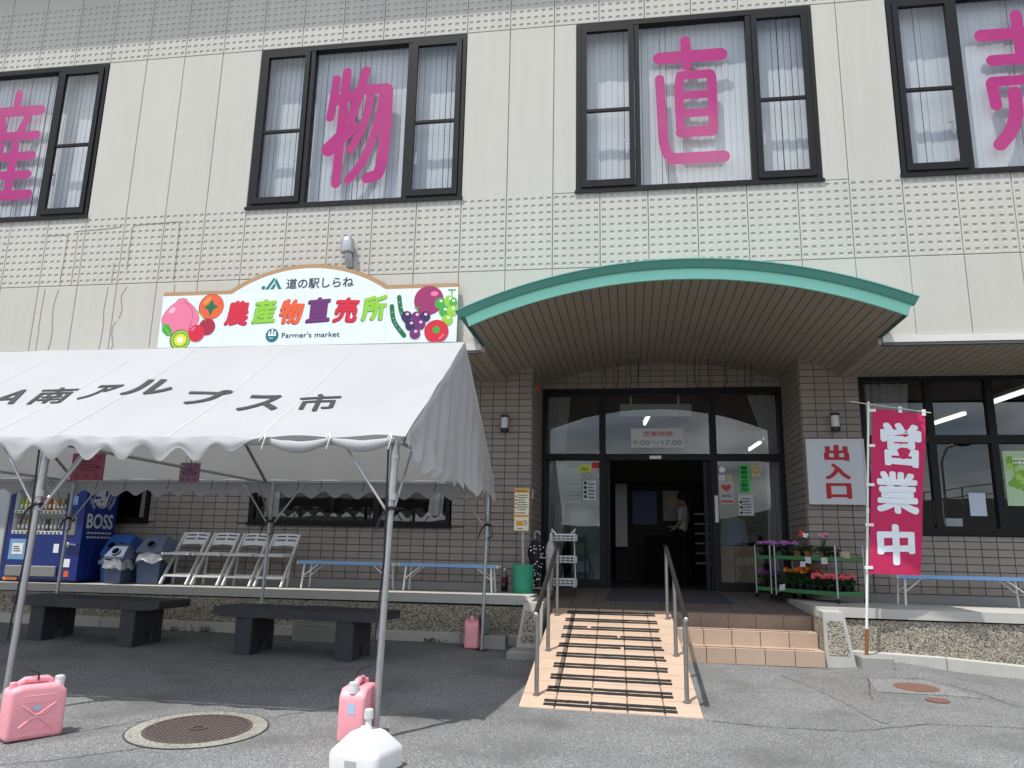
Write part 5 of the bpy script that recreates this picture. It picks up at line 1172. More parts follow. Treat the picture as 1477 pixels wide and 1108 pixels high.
# ------------------------------------------------------------------ recycling bins with plastic bags
def bag(r0, r1, za, zb, cx, cy, seed, sx, sy):
    mb = MB()
    def f(u, v):
        a = 2*PI*u; q = abs(math.cos(a)), abs(math.sin(a)); sq = 1/max(q)**.75; k = nz(math.cos(a)*2+seed, math.sin(a)*2, v*3); r = (r0+(r1-r0)*v)*sq*(1+.10*k)+.012*math.sin(a*13+seed)*v
        return (cx+r*math.cos(a)*sx, cy+r*math.sin(a)*sy, za+(zb-za)*v+.05*k*v+.02*math.sin(a*5+seed)*v)
    mb.grid(f, 48, 6); return mb
M_bag = bpy.data.materials.new('clear_bag'); M_bag.use_nodes = True; _n = M_bag.node_tree; _b = _n.nodes['Principled BSDF']; _b.inputs['Base Color'].default_value = (.75, .78, .8, 1); _b.inputs['Roughness'].default_value = .25; _b.inputs['Alpha'].default_value = .32
def bin_(cx, cy, w, d, h, hl, mb_, ml, label, hole=True, txt=True):
    t = thing('recycling_bin', (cx, cy, .73), label, 'recycling bin', 'drink container bins beside the vending machine')
    z0 = .73; mb = MB(); k = .86
    mb.hexa([(cx-w/2*k, cy-d/2*k, z0), (cx+w/2*k, cy-d/2*k, z0), (cx+w/2*k, cy+d/2*k, z0), (cx-w/2*k, cy+d/2*k, z0), (cx-w/2, cy-d/2, z0+h), (cx+w/2, cy-d/2, z0+h), (cx+w/2, cy+d/2, z0+h), (cx-w/2, cy+d/2, z0+h)]); part('body', mb, mb_, t)
    prof = [(-d/2-.01, 0), (-d/2-.012, .03), (-d/2+.10, hl*.72), (-d/2+.17, hl*.95), (0.02, hl), (d/2-.05, hl*.8), (d/2+.01, .10), (d/2+.01, 0)]
    mb = MB(); n = len(prof); bv = [.0, .0, .03, .04, .045, .04, .0, .0]
    mb.add([(cx-w/2-.01+bv[i], cy+p[0], z0+h+p[1]) for i, p in enumerate(prof)]+[(cx+w/2+.01-bv[i], cy+p[0], z0+h+p[1]) for i, p in enumerate(prof)], [list(range(n)), [n+i for i in range(n)][::-1]]+[[i, (i+1) % n, n+(i+1) % n, n+i] for i in range(n)]); L_ = part('lid', mb, ml, t, smooth=True)
    for dx in ((-.07, .07) if hole == 2 else (0,)):
        a = Vector((cx+dx, cy-d/2+.05, z0+h+hl*.42)); nrm = Vector((0, -.75, .62)).normalized(); mb = MB(); mb.tube([a-nrm*.0, a+nrm*.035], .062, 16); part('drop_hole_rim', mb, ml, L_); mb = MB(); mb.tube([a+nrm*.034, a+nrm*.037], .050, 16); part('drop_hole', mb, mat('hole_black', (.004, .004, .004), .95, spec=.02), L_)
    part('plastic_bag', bag(w/2*1.0, w/2*1.16, z0+h+.02, z0+h-.13, cx, cy, cx*7, 1, d/w), M_bag, t, smooth='all')
    if txt: mb = MB(); textY(mb, 'SUNTORY', cx-.10, cx+.10, z0+h-.10, z0+h-.06, cy-d/2*.985-.004, .01); part('lettering', mb, mat('grey_print', (.4, .42, .45)), t, recalc=False)
bin_(.93, 1.22, .40, .36, .36, .30, M_binb, M_binb, 'bright blue recycling bin closest to the vending machine', 2, False)
bin_(1.16, .86, .27, .27, .33, .20, M_bin, M_binl, 'smallest grey-lidded recycling bin in the middle of the three')
bin_(1.56, 1.08, .36, .36, .42, .23, M_bin, M_binl, 'dark navy recycling bin next to the white folding chairs')

# ------------------------------------------------------------------ bottle, info post, umbrellas, trolley by the door
t = thing('cola_bottle', (6.44, 1.50, .735), 'large plastic bottle of dark drink on the porch beside the green bucket', 'bottle')
mb = MB(); z = .735; mb.lathe([(.040, z), (.046, z+.012), (.046, z+.10), (.042, z+.12), (.046, z+.14), (.046, z+.19)], 6.44, 1.5, 14); part('body', mb, mat('dark_drink', (.012, .005, .004), .15, spec=.6), t, smooth=True)
mb = MB(); mb.lathe([(.0465, z+.115), (.0465, z+.175)], 6.44, 1.5, 14, close=False); part('label_band', mb, fcol('wine', 96, 26, 34), t, smooth=True)
mb = MB(); mb.lathe([(.046, z+.19), (.036, z+.23), (.016, z+.27), (.014, z+.285)], 6.44, 1.5, 14); part('neck', mb, mat('clear_plastic_neck', (.14, .12, .11), .15, spec=.6), t, smooth=True)
mb = MB(); mb.lathe([(.017, z+.28), (.017, z+.302), (.015, z+.305)], 6.44, 1.5, 12); part('cap', mb, M_white, t, smooth=True)
t = thing('green_bucket', (6.73, 1.22, .738), 'green plastic bucket on the porch corner holding the information post', 'bucket')
mb = MB(); z = .738; mb.lathe([(.125, z), (.128, z+.01), (.140, z+.35), (.140, z+.362), (.132, z+.362), (.128, z+.33)], 6.73, 1.22, 28); part('bucket', mb, M_greenp, t, smooth=True)
mb = MB(); mb.lathe([(.127, z+.30), (.127, z+.31)], 6.73, 1.22, 24); part('filling', mb, M_conc, t)
t = thing('information_post', (6.73, 1.22, .95), 'orange and white information board on a grey pole standing in the green bucket', 'sign')
mb = MB(); mb.tube([(6.73, 1.22, 1.0), (6.70, 1.22, 2.05)], .018, 10); part('pole', mb, mat('grey_pole', (.38, .39, .40), .4), t, smooth=True)
mb = MB(); sx0_, sx1_, szz0, szz1 = 6.60, 6.80, 1.535, 2.095; mb.box(sx0_, sx1_, 1.185, 1.198, szz0, szz1); part('board', mb, fcol('amber_edge', 208, 160, 60), t)
mb = MB(); mb.quad((sx0_+.006, 1.184, szz0+.006), (sx1_-.006, 1.184, szz0+.006), (sx1_-.006, 1.184, szz1-.006), (sx0_+.006, 1.184, szz1-.006)); part('paper', mb, fcol('cream_paper', 226, 220, 196), t)
mb = MB(); y = 1.183; mb.m = 0; OR2 = fcol('signal_orange', 214, 150, 40)
for a, b in ((2.035, 2.085), (1.715, 1.745)): mb.quad((sx0_+.008, y, a), (sx1_-.008, y, a), (sx1_-.008, y, b), (sx0_+.008, y, b)); part('orange_band', mb, OR2, t, recalc=False); mb = MB()
mb.quad((sx0_+.03, y, 1.60), (sx0_+.12, y, 1.60), (sx0_+.12, y, 1.665), (sx0_+.03, y, 1.665)); part('orange_band', mb, OR2, t, recalc=False); mb = MB()
lines(mb, sx0_+.045, sx1_-.012, 1.80, 2.02, y, 7, 4); lines(mb, sx0_+.015, sx1_-.015, 1.755, 1.785, y, 1, 5); lines(mb, sx0_+.02, sx1_-.02, 2.045, 2.075, y-.001, 1, 8); lines(mb, sx0_+.13, sx1_-.01, 1.60, 1.68, y, 3, 6); lines(mb, sx0_+.045, sx1_-.05, 1.55, 1.58, y, 1, 6); tag(part('fine_print', mb, M_ink, t, recalc=False), kind='stuff')
for z in (1.99, 1.94, 1.89, 1.84): mb = MB(); mb.add([(sx0_+.025+.014*math.cos(2*PI*k/10), y, z+.014*math.sin(2*PI*k/10)) for k in range(10)], [list(range(10))]); part('symbol', mb, fcol('rust_print', 180, 90, 70), t, recalc=False)
mb = MB(); mb.box(6.738, 6.749, 2.0, 2.08, 2.02, 2.16); solo('wall_switch', mb, M_offw, 'small pale plate on the side of the left entrance pillar', 'switch plate') if False else None
mb = MB(); mb.box(6.762, 6.772, 1.80, 1.87, 2.0, 2.13); solo('switch_plate', mb, M_offw, 'small pale plate on the side of the left entrance pillar', 'switch plate')
# umbrella stand and umbrellas
US = thing('umbrella_stand', (6.96, 1.35, .74), 'grey tubular umbrella stand by the left side of the entrance', 'umbrella stand')
mb = MB()
for x in (6.84, 7.10):
    for y in (1.24, 1.46): mb.tube([(x, y, .74), (x, y, 1.19)], .010, 6)
for z in (1.19, .80):
    mb.tube([(6.84, 1.24, z), (7.10, 1.24, z), (7.10, 1.46, z), (6.84, 1.46, z), (6.84, 1.24, z)], .010, 6)
part('frame', mb, M_steelb, US); mb = MB(); mb.box(6.83, 7.11, 1.23, 1.47, .755, .77); part('drip_tray', mb, M_black, US)
def umbrella(x, y, lean, m, hm, label, dots=False, open_=0.):
    t = thing('umbrella', (x, y, .77), label, 'umbrella', None, (lean[0], lean[1], 0))
    mb = MB(); n = 16; prof = [(.010, 0), (.020, .05), (.042+open_*.3, .28), (.058+open_, .50), (.040+open_*.6, .60), (.014, .66)]
    vs = []
    for r, z in prof: vs += [(r*(1+.22*math.cos(8*2*PI*k/n))*math.cos(2*PI*k/n), r*(1+.22*math.cos(8*2*PI*k/n))*math.sin(2*PI*k/n), z) for k in range(n)]
    mb.add(vs, [[i*n+k, i*n+(k+1) % n, (i+1)*n+(k+1) % n, (i+1)*n+k] for i in range(len(prof)-1) for k in range(n)]); part('canopy', mb, m, t, smooth='all')
    if dots:
        mb = MB(); rr = random.Random(2)
        for k in range(34):
            a = rr.uniform(PI, 2*PI); z = rr.uniform(.06, .58); r = .022+(.05+open_)*min(1, z/.5)
            mb.ball((r*1.10*math.cos(a), r*1.10*math.sin(a), z), .0085, 6, 4)
        part('dot_pattern', mb, WHp, t)
    mb = MB(); mb.tube([(0, 0, .6), (0, 0, .72)]+[(.035-.035*math.cos(a), 0, .72+.045*math.sin(a)) for a in [PI*k/6 for k in range(7)]], .008, 8); part('handle', mb, hm, t, smooth=True)
umbrella(6.90, 1.30, (.05, -.04), mat('black_umbrella_cloth', (.010, .010, .016), .7, .2), M_steel, 'folded black umbrella with white dots in the stand', True, .03)
umbrella(7.00, 1.40, (-.03, .05), mat('black_umbrella_cloth', (.010, .010, .016), .7, .2), M_black, 'plain black umbrella at the back of the stand')
umbrella(7.07, 1.29, (.02, .02), mat('clear_umbrella_film', (.42, .43, .44), .3, .1), M_white, 'folded translucent white umbrella at the right of the stand')
# wire basket trolley
TR = thing('basket_trolley', (7.24, 1.65, .74), 'white three-tier wire trolley with plastic baskets by the door', 'trolley')
mb = MB()
for x in (7.06, 7.38):
    mb.tube([(x, 1.80, .80), (x-.02, 1.74, 1.50), (x+.0, 1.66, 1.58), (x+.05*(1 if x < 7.2 else -1), 1.62, 1.52)], .009, 7)
    mb.tube([(x, 1.80, .82), (x, 1.48, .82)], .009, 7)
for z in (.82, 1.46): mb.tube([(7.06, 1.78, z), (7.38, 1.78, z)], .008, 6)
part('frame', mb, M_white, TR, smooth=True)
for z in (.83, 1.13, 1.42):
    mb = MB(); d0 = .025; x0, x1, y0, y1 = 7.05, 7.40, 1.50, 1.76
    mb.box(x0+.02, x1-.02, y0+.02, y1-.02, z, z+.006)
    for (a, b) in (((x0, y0), (x1, y0)), ((x1, y0), (x1, y1)), ((x1, y1), (x0, y1)), ((x0, y1), (x0, y0))):
        for zz, w in ((z+.085, .016), (z+.045, .008), (z+.008, .010)): mb.bar((a[0], a[1], zz), (b[0], b[1], zz), .008, w)
        for k in range(6): q = (k+.5)/6; mb.bar((a[0]+(b[0]-a[0])*q, a[1]+(b[1]-a[1])*q, z), (a[0]+(b[0]-a[0])*q, a[1]+(b[1]-a[1])*q, z+.08), .01)
    part('basket', mb, M_wplast, TR)
for x in (7.08, 7.37):
    for y in (1.52, 1.76): mb = MB(); mb.tube([(x-.012, y, .768), (x+.012, y, .768)], .026, 12); mb.bar((x, y, .768), (x, y, .83), .014); part('castor', mb, M_black, TR)
mb = MB(); mb.ball((6.80, 1.62, 3.55), .045, sc=(.7, .7, 1.4)); rr = random.Random(4)
D = thing('hanging_ornament', (6.80, 1.62, 3.45), 'small red and green ornament hanging at the top of the left entrance pillar', 'ornament')
part('green_body', mb, mat('ornament_green', (.08, .16, .06), .6), D, smooth='all'); mb = MB(); mb.ball((6.845, 1.60, 3.56), .035, sc=(.8, .7, 1.2)); part('red_body', mb, M_red, D, smooth='all'); mb = MB(); mb.tube([(6.80, 1.62, 3.6), (6.81, 1.62, 3.80)], .004, 4); part('cord', mb, M_black, D)
for x, zb in ((7.775, 3.66), (7.97, 3.72), (8.16, 3.74), (8.29, 3.78), (9.14, 3.68), (9.34, 3.64), (9.59, 3.69), (9.87, 3.72), (9.97, 3.67)):
    mb = MB(); rr = random.Random(int(x*100)); zt = arc(x); mb.tube([(x+rr.uniform(-.006, .006)*k, 2.6+rr.uniform(-.01, .01), zt+(zb-zt)*k/6) for k in range(7)], .006, 5)
    part('cord', mb, M_black, CAN)

# ------------------------------------------------------------------ wall lamps and EXIT/ENTRANCE panel
for x, lab in ((6.368, 'cylindrical wall lamp on the tiled pillar left of the entrance'), (10.872, 'cylindrical wall lamp on the tiled pillar above the entrance panel')):
    t = thing('wall_lamp', (x, 1.66, 2.93), lab, 'wall lamp', 'wall lamps on the tiled pillars')
    mb = MB(); mb.lathe([(.050, 2.985), (.052, 3.0), (.052, 3.13), (.050, 3.14)], x, 1.65, 18); part('diffuser', mb, mat('frosted_lamp_glass', (.62, .62, .60), .4), t, smooth=True)
    for z0, z1 in ((2.93, 2.985), (3.14, 3.175)): mb = MB(); mb.lathe([(.052, z0), (.060, z0+.006), (.060, z1-.006), (.054, z1)], x, 1.65, 18); part('cap', mb, M_black, t, smooth=True)
    mb = MB(); mb.box(x-.03, x+.03, 1.69, 1.742, 2.96, 3.16); part('bracket', mb, M_black, t)
t = thing('entrance_panel', (10.85, 1.66, 1.96), 'pale grey framed panel with three red characters on the right pillar', 'sign')
px0, px1, pz0, pz1 = 10.475, 11.215, 1.955, 2.825
mb = MB(); mb.box(px0, px1, 1.655, 1.70, pz0, pz1); part('panel', mb, mat('panel_grey', (.56, .60, .64), .4, .04), t)
mb = MB(); 
for a in ((px0, px0+.018, pz0, pz1), (px1-.018, px1, pz0, pz1), (px0+.018, px1-.018, pz0, pz0+.018), (px0+.018, px1-.018, pz1-.018, pz1)): mb.box(a[0], a[1], 1.645, 1.656, a[2], a[3])
part('frame', mb, M_offw, t)
mb = MB(); mb.bar((10.6, 1.70, 2.4), (10.6, 1.742, 2.4), .05); mb.bar((11.1, 1.70, 2.4), (11.1, 1.742, 2.4), .05); part('bracket', mb, M_steelb, t)
for chh, za, zb in (('出', 2.53, 2.745), ('入', 2.285, 2.495), ('口', 2.03, 2.235)): mb = MB(); textY(mb, chh, 10.70, 11.02, za, zb, 1.652, .05); part('character', mb, fcol('sign_red', 178, 34, 46), t, recalc=False)

# ------------------------------------------------------------------ red banner
mb = MB(); mb.bbox(10.50, 10.82, -.16, .155, gz(10.6, 0)-.05, gz(10.6, 0)+.11, .012); solo('concrete_block', mb, M_conc, 'square concrete base block of the red banner at the porch wall', 'concrete block')
BN = thing('banner', (10.6, .02, gz(10.6, 0)+.1), 'red banner with three large white characters on a white pole', 'banner')
pb = Vector((10.60, .02, gz(10.6, 0)+.10)); ptp = Vector((10.83, .04, 3.02))
mb = MB(); mb.tube([pb+(ptp-pb)*.095, pb+(ptp-pb)*.55], .0145, 10); mb.tube([pb+(ptp-pb)*.55, ptp], .0125, 10); mb.tube([pb+(ptp-pb)*.545, pb+(ptp-pb)*.565], .018, 10); part('pole', mb, M_white, BN, smooth=True)
mb = MB(); mb.tube([pb, pb+(ptp-pb)*.10], .019, 10); part('rusty_socket', mb, mat('rust_orange', (.22, .09, .035), .8, .3, 30), BN, smooth=True)
mb = MB(); mb.tube([(10.63, .04, 3.025), (11.47, .0, 2.88)], .006, 6); part('cross_rod', mb, mat('yellowed_rod', (.55, .52, .40), .5), BN)
def ban(u, v, lift=0.):
    top = Vector((10.865, .03, 2.945)).lerp(Vector((11.425, .05, 2.875)), u); bot = Vector((10.685, .0, 1.115)).lerp(Vector((11.225, .06, 1.105)), u)
    p = bot.lerp(top, v); w = .014*math.sin(v*7+u*3)*u+.010*nz(u*2.5, v*4, 3)+.004*nz(u*9, v*14, 5)+.02*u*math.sin(v*3.2)
    return (p.x+.008*math.sin(v*9)*u, p.y-w-lift, p.z-.010*math.sin(v*PI)*u)
mb = MB(); mb.grid(lambda u, v: ban(u, v), 40, 110); part('cloth', mb, mat('banner_red', (.64, .030, .125), .75, .06, 4, .02, 90, .25, 130, trans=.25), BN, smooth='all')
for chh, va, vb, ua, ub, sk in (('営', .655, .925, .17, .93, .0), ('業', .365, .620, .10, .92, .0), ('中', .055, .300, .14, .86, .0)): mb = MB(); text(mb, chh, lambda u, v: ban(ua+(ub-ua)*u-.05*(v-.5), va+(vb-va)*v+.02*(u-.5)*math.sin(v*3), .004), .042); part('character', mb, mat('banner_white', (.72, .76, .80), .7), BN, recalc=False)
for k, v in enumerate((.985, .765, .525, .285, .035)):
    q = ban(0, v); mb = MB(); mb.box(q[0]-.05, q[0]+.035, q[1]-.008, q[1]-.004, q[2]-.016, q[2]+.016); part('loop_tab', mb, M_white, BN)
for u in (.52, .97): q = ban(u, 1.0); mb = MB(); mb.box(q[0]-.02, q[0]+.02, q[1]-.012, q[1]-.004, q[2]-.02, q[2]+.05); part('loop_tab', mb, M_white, BN)

# ------------------------------------------------------------------ flower carts
def cart(fl, u, wid, dep, label, zs_, posts_h):
    u = Vector((u[0], u[1], 0)).normalized(); n = Vector((-u.y, u.x, 0)); t = thing('flower_cart', (fl[0], fl[1], .73), label, 'flower cart', 'green-edged flower carts by the entrance')
    F = Vector((fl[0], fl[1], .0)); P = lambda a, b, z: F+u*a+n*b+Vector((0, 0, z))
    for a in (0, wid):
        for b in (0, dep): mb = MB(); mb.tube([P(a, b, .775), P(a, b, posts_h)], .012, 8); part('post', mb, M_steel, t, smooth=True); mb = MB(); mb.tube([P(a-.012, b, .765), P(a+.012, b, .765)], .03, 12); part('castor', mb, M_black, t)
    for z in zs_:
        mb = MB(); mb.m = 0
        for (a0, b0, a1, b1) in ((0, 0, wid, 0), (wid, 0, wid, dep), (wid, dep, 0, dep), (0, dep, 0, 0)): mb.bar(P(a0, b0, z), P(a1, b1, z), .012, .048)
        mb.m = 1; mb.add([P(.01, .01, z-.015), P(wid-.01, .01, z-.015), P(wid-.01, dep-.01, z-.015), P(.01, dep-.01, z-.015), P(.01, .01, z+.0), P(wid-.01, .01, z+.0), P(wid-.01, dep-.01, z+.0), P(.01, dep-.01, z+.0)], [[3, 2, 1, 0], [4, 5, 6, 7], [0, 1, 5, 4], [1, 2, 6, 5], [2, 3, 7, 6], [3, 0, 4, 7]]); part('shelf', mb, [M_gshelf, M_black], t)
    return P
U = (.60, -.80)
PB = cart((10.00, 1.66), U, .95, .50, 'two-tier flower cart with green shelf edges full of potted plants', (.85, 1.26), 1.42)
PA = cart((9.80, 1.95), U, .26, .42, 'narrow flower cart half hidden at the left of the larger one', (.85, 1.26), 1.42)
def plant(P, a, b, z, kind, label, group, seed):
    rr = random.Random(seed); c = P(a, b, z); t = thing('potted_plant', c, label, 'potted plant', group)
    spec = {'marigold': (M_leaf, fcol('marigold', 218, 110, 36), .085, .20, 60, 3), 'pinkp': (M_leafd, fcol('petunia_pink', 236, 104, 116), .075, .125, 40, 7), 'purple': (M_leafd, fcol('petunia_purple', 122, 44, 128), .08, .15, 44, 9),
            'mauve': (M_leafd, fcol('mauve_flower', 170, 104, 176), .09, .12, 44, 10), 'gerbera_red': (M_leaf, fcol('gerbera', 214, 52, 30), .075, .09, 26, 1), 'gerbera_white': (M_leaf, WHp, .075, .09, 26, 1), 'cyclamen': (M_leafd, fcol('cyclamen', 222, 140, 180), .085, .07, 28, 7), 'green': (M_leafd, M_leaf, .06, .07, 24, 0)}[kind]
    ml, mf, r, h, nl, nf = spec; nl = int(nl*1.7); r *= 1.08; nf = nf if nf < 2 else nf+3
    potm = mat('terracotta', (.30, .12, .06), .8, .1) if kind in ('gerbera_red', 'gerbera_white', 'cyclamen') else M_black
    mb = MB(); mb.lathe([(.036, c.z), (.050, c.z+.065), (.053, c.z+.065), (.053, c.z+.078)], c.x, c.y, 12); part('pot', mb, potm, t, smooth=True)
    mb = MB(); top = c.z+.07
    for k in range(nl):
        a_ = rr.uniform(0, 2*PI); q = rr.random()**.6; d = r*q; zz = top+rr.uniform(.0, h)*(1-.35*q); w = rr.uniform(.012, .022)*(1.5 if kind.startswith('gerb') or kind == 'cyclamen' else 1.2); l = w*rr.uniform(1.4, 2.2)
        o = Vector((c.x+d*math.cos(a_), c.y+d*math.sin(a_), zz)); dirn = Vector((math.cos(a_+rr.uniform(-.8, .8)), math.sin(a_+rr.uniform(-.8, .8)), rr.uniform(-.3, .9))).normalized(); sd = dirn.cross(Vector((rr.uniform(-.4, .4), rr.uniform(-.4, .4), 1))).normalized()*w
        m_ = o+dirn*l*.5; mb.add([o, m_+sd+Vector((0, 0, .004)), o+dirn*l, m_-sd+Vector((0, 0, .004))], [[0, 1, 2, 3]])
    for k in range(6): a_ = rr.uniform(0, 2*PI); mb.tube([(c.x, c.y, c.z+.06), (c.x+r*.5*math.cos(a_), c.y+r*.5*math.sin(a_), top+h*.7)], .003, 4)
    tag(part('foliage', mb, ml, t, recalc=False), kind='stuff')
    for k in range(nf):
        mb = MB(); a_ = rr.uniform(0, 2*PI); d = r*rr.uniform(.1, .95); tall = .16 if kind.startswith('gerb') or kind == 'cyclamen' else 0
        o = Vector((c.x+d*math.cos(a_), c.y+d*math.sin(a_)-.02, top+h*rr.uniform(.75, 1.1)+tall*rr.uniform(.75, 1))); R_ = .045 if kind.startswith('gerb') else rr.uniform(.018, .028)
        nr = Vector((rr.uniform(-.5, .5), -1, rr.uniform(.0, .9))).normalized(); ax = nr.cross(Vector((0, 0, 1))).normalized(); bx = ax.cross(nr); pet = 12 if kind.startswith('gerb') else 5
        for p_ in range(pet):
            th = 2*PI*p_/pet+rr.random(); c0 = o+nr*.003; tip = o+(ax*math.cos(th)+bx*math.sin(th))*R_; sd = (ax*-math.sin(th)+bx*math.cos(th))*R_*(.42 if pet == 5 else .22); md = o+(ax*math.cos(th)+bx*math.sin(th))*R_*.6+nr*.006; mb.add([c0, md+sd, tip, md-sd], [[0, 1, 2, 3]])
        if tall: mb.m = 1; mb.tube([(o.x, o.y+.005, o.z), (c.x, c.y, top)], .003, 4)
        part('flower', mb, [mf, M_leaf], t, recalc=False)
ordn = ('first', 'second', 'third', 'fourth'); rows_ = ('front', 'second')
sd = 0
for row in range(2):
    for k in range(4):
        sd += 1; plant(PB, .09+.115*k, .10+.17*row, .86, 'marigold', f'orange-flowered green plant, {ordn[k]} from the left, {rows_[row]} row, lower cart shelf', 'orange-flowered plants on the lower cart shelf', sd)
    for k in range(4):
        sd += 1; plant(PB, .53+.115*k, .09+.16*row, .86, 'pinkp', f'salmon pink flowering plant, {ordn[k]} from the left, {rows_[row]} row, lower cart shelf', 'pink-flowered plants on the lower cart shelf', sd)
for k in range(3): sd += 1; plant(PB, .80-.10*k, .42, .86, 'pinkp', f'salmon pink flowering plant, {ordn[k]} from the right, hindmost row, lower cart shelf', 'pink-flowered plants on the lower cart shelf', sd)
for k in range(3): sd += 1; plant(PA, .05+.08*k, .09+.08*(k % 2), .86, 'purple', f'dark purple flowering plant, {ordn[k]} from the left, lower shelf, narrow cart', 'purple-flowered plants on the lower cart shelf', sd)
for k in range(3): sd += 1; plant(PA, .04+.09*k, .10+.08*(k % 2), 1.265, 'mauve', f'mauve flowering plant, {ordn[k]} from the left, upper shelf, narrow cart', 'mauve-flowered plants on the upper shelves', sd)
for k in range(2): sd += 1; plant(PB, .04+.11*k, .16, 1.265, 'mauve', f'mauve flowering plant, {ordn[k]} from the left, upper shelf, larger cart', 'mauve-flowered plants on the upper shelves', sd)
plant(PB, .29, .10, 1.265, 'gerbera_red', 'terracotta pot with one tall red bloom on the upper cart shelf', None, 51)
plant(PB, .42, .14, 1.265, 'gerbera_white', 'terracotta pot with one tall white bloom on the upper cart shelf', None, 52)
plant(PB, .60, .20, 1.265, 'cyclamen', 'pot of upright pale pink blooms on the upper cart shelf', None, 53)
for k, (a, b) in enumerate(((.20, .30), (.50, .34), (.72, .14), (.66, .36))): plant(PB, a, b, 1.265, 'green', ('small plain green pot plant between the red bloom and the left post', 'small plain green pot plant behind the white bloom', 'small plain green pot plant right of the pale pink blooms', 'small plain green pot plant at the back behind the pale pink blooms')[k], 'small green pots on the upper shelf', 60+k)
mb = MB(); c = PB(.93, .18, 1.262); mb.bbox(c.x-.05, c.x+.06, c.y-.04, c.y+.04, c.z, c.z+.085, .004); solo('small_box', mb, mat('wicker_box', (.42, .36, .24), .8, .2, 60), 'small straw-coloured box at the right end of the upper cart shelf', 'box')
for (a, z, w, lab, tl) in ((.47, 1.185, .075, 'price card hanging lowest under the upper shelf', .05), (.56, 1.235, .085, 'price card leaning over the others on the upper shelf edge', -.08), (.80, 1.232, .085, 'price card alone near the right post of the cart', .03), (.12, .885, .085, 'price card on the lower shelf edge of the cart', .2)):
    c = PB(a, -.02, z); uu = Vector(U).normalized(); uu = Vector((uu.x, uu.y, 0)); t = thing('price_card', c, lab, 'price card'); mb = MB()
    if a == .56: c = c+Vector((-.004, -.008, 0))
    q = lambda x, zz, d=0.: c+uu*x+Vector((-.8*d, -.6*d, zz+tl*x)); mb.hexa([q(-w/2, -w*.42), q(w/2, -w*.42), q(w/2, -w*.42, -.002), q(-w/2, -w*.42, -.002), q(-w/2, w*.42), q(w/2, w*.42), q(w/2, w*.42, -.002), q(-w/2, w*.42, -.002)]); part('card', mb, WHp, t)
    mb = MB(); rr = random.Random(int(a*100))
    for r_ in range(3):
        zz = w*(.22-.2*r_); x = -w*.38
        while x < w*.33: l = w*rr.uniform(.08, .2); mb.quad(q(x, zz-.004, .001), q(x+l, zz-.004, .001), q(x+l, zz+.004, .001), q(x, zz+.004, .001)); x += l+w*.06
    part('handwriting', mb, fcol('faint_ink', 120, 120, 150), t, recalc=False)

# ------------------------------------------------------------------ notices on and behind the glass
def notice(name, x0, x1, z0, z1, y, m, label, cat='notice', build=None):
    t = thing(name, ((x0+x1)/2, y, z0), label, cat); mb = MB(); mb.box(x0, x1, y-.001, y+.001, z0, z1); part('sheet', mb, m, t)
    if build: build(t, y-.002)
    return t
yg = YD+.024
def b1(t, y):
    mb = MB(); textY(mb, '営業時間', 8.35, 8.80, 3.065, 3.145, y, .012); part('red_line', mb, fcol('notice_red', 176, 70, 78), t, recalc=False)
    mb = MB(); textY(mb, '9:00～17:00', 8.19, 8.94, 2.925, 3.005, y, .008); part('hours_line', mb, fcol('notice_grey', 110, 110, 112), t, recalc=False)
notice('hours_notice', 8.16, 8.97, 2.885, 3.19, yg, fcol('notice_white', 196, 198, 200), 'white opening hours notice inside the middle transom pane', 'notice', b1)
t = thing('acrylic_board', (8.55, 3.25, 3.42), 'pale hanging panel on two brackets behind the middle transom pane', 'panel'); mb = MB(); mb.box(7.99, 9.12, 3.24, 3.25, 3.42, 3.62); part('panel', mb, mat('grey_acrylic', (.34, .36, .36), .4), t)
for x in (8.17, 8.92): mb = MB(); mb.box(x-.015, x+.015, 3.235, 3.24, 3.42, 3.76); part('bracket', mb, M_steelb, t)
def b2(t, y): mb = MB(); text(mb, '警察官立寄所', lambda u, v: (0, 0, 0)) if False else [textY(mb, c_, 9.80, 9.91, 2.545-.066*k, 2.602-.066*k, y, .03) for k, c_ in enumerate('警察官立寄所')]; part('characters', mb, M_ink, t, recalc=False)
notice('green_notice', 9.785, 9.935, 2.205, 2.625, yg, fcol('fluor_green', 40, 210, 84), 'bright green vertical notice on the right entrance pane', 'notice', b2)
def b3(t, y):
    mb = MB(); mb.add([(9.585+.075*(math.sin(a)**3), y, 2.275+.070*(13*math.cos(a)-5*math.cos(2*a)-2*math.cos(3*a)-math.cos(4*a))/16) for a in [2*PI*k/28 for k in range(28)]], [list(range(28))]); part('heart', mb, fcol('heart_red', 196, 56, 60), t, recalc=False); mb = MB(); mb.quad((9.49, y, 2.05), (9.68, y, 2.05), (9.68, y, 2.085), (9.49, y, 2.085)); part('red_band', mb, fcol('heart_red', 196, 56, 60), t, recalc=False)
    mb = MB(); textY(mb, 'AED', 9.51, 9.66, 2.13, 2.175, y, .02); part('letters', mb, M_ink, t, recalc=False)
notice('heart_notice', 9.475, 9.695, 2.03, 2.37, yg, fcol('sheet_grey', 180, 182, 180), 'grey notice with a red heart on the right entrance pane', 'notice', b3)
def b4(t, y): mb = MB(); lines(mb, 9.80, 9.96, 1.88, 2.13, y, 6, 9); [disc(mb, 9.79, z, .022, .022, y, 10) for z in (1.90, 1.98, 2.06)]; part('print', mb, M_ink, t, recalc=False)
notice('rules_notice', 9.755, 9.975, 1.86, 2.17, yg, fcol('sheet_white', 205, 208, 208), 'white notice sheet under the green notice on the right pane', 'notice', b4)
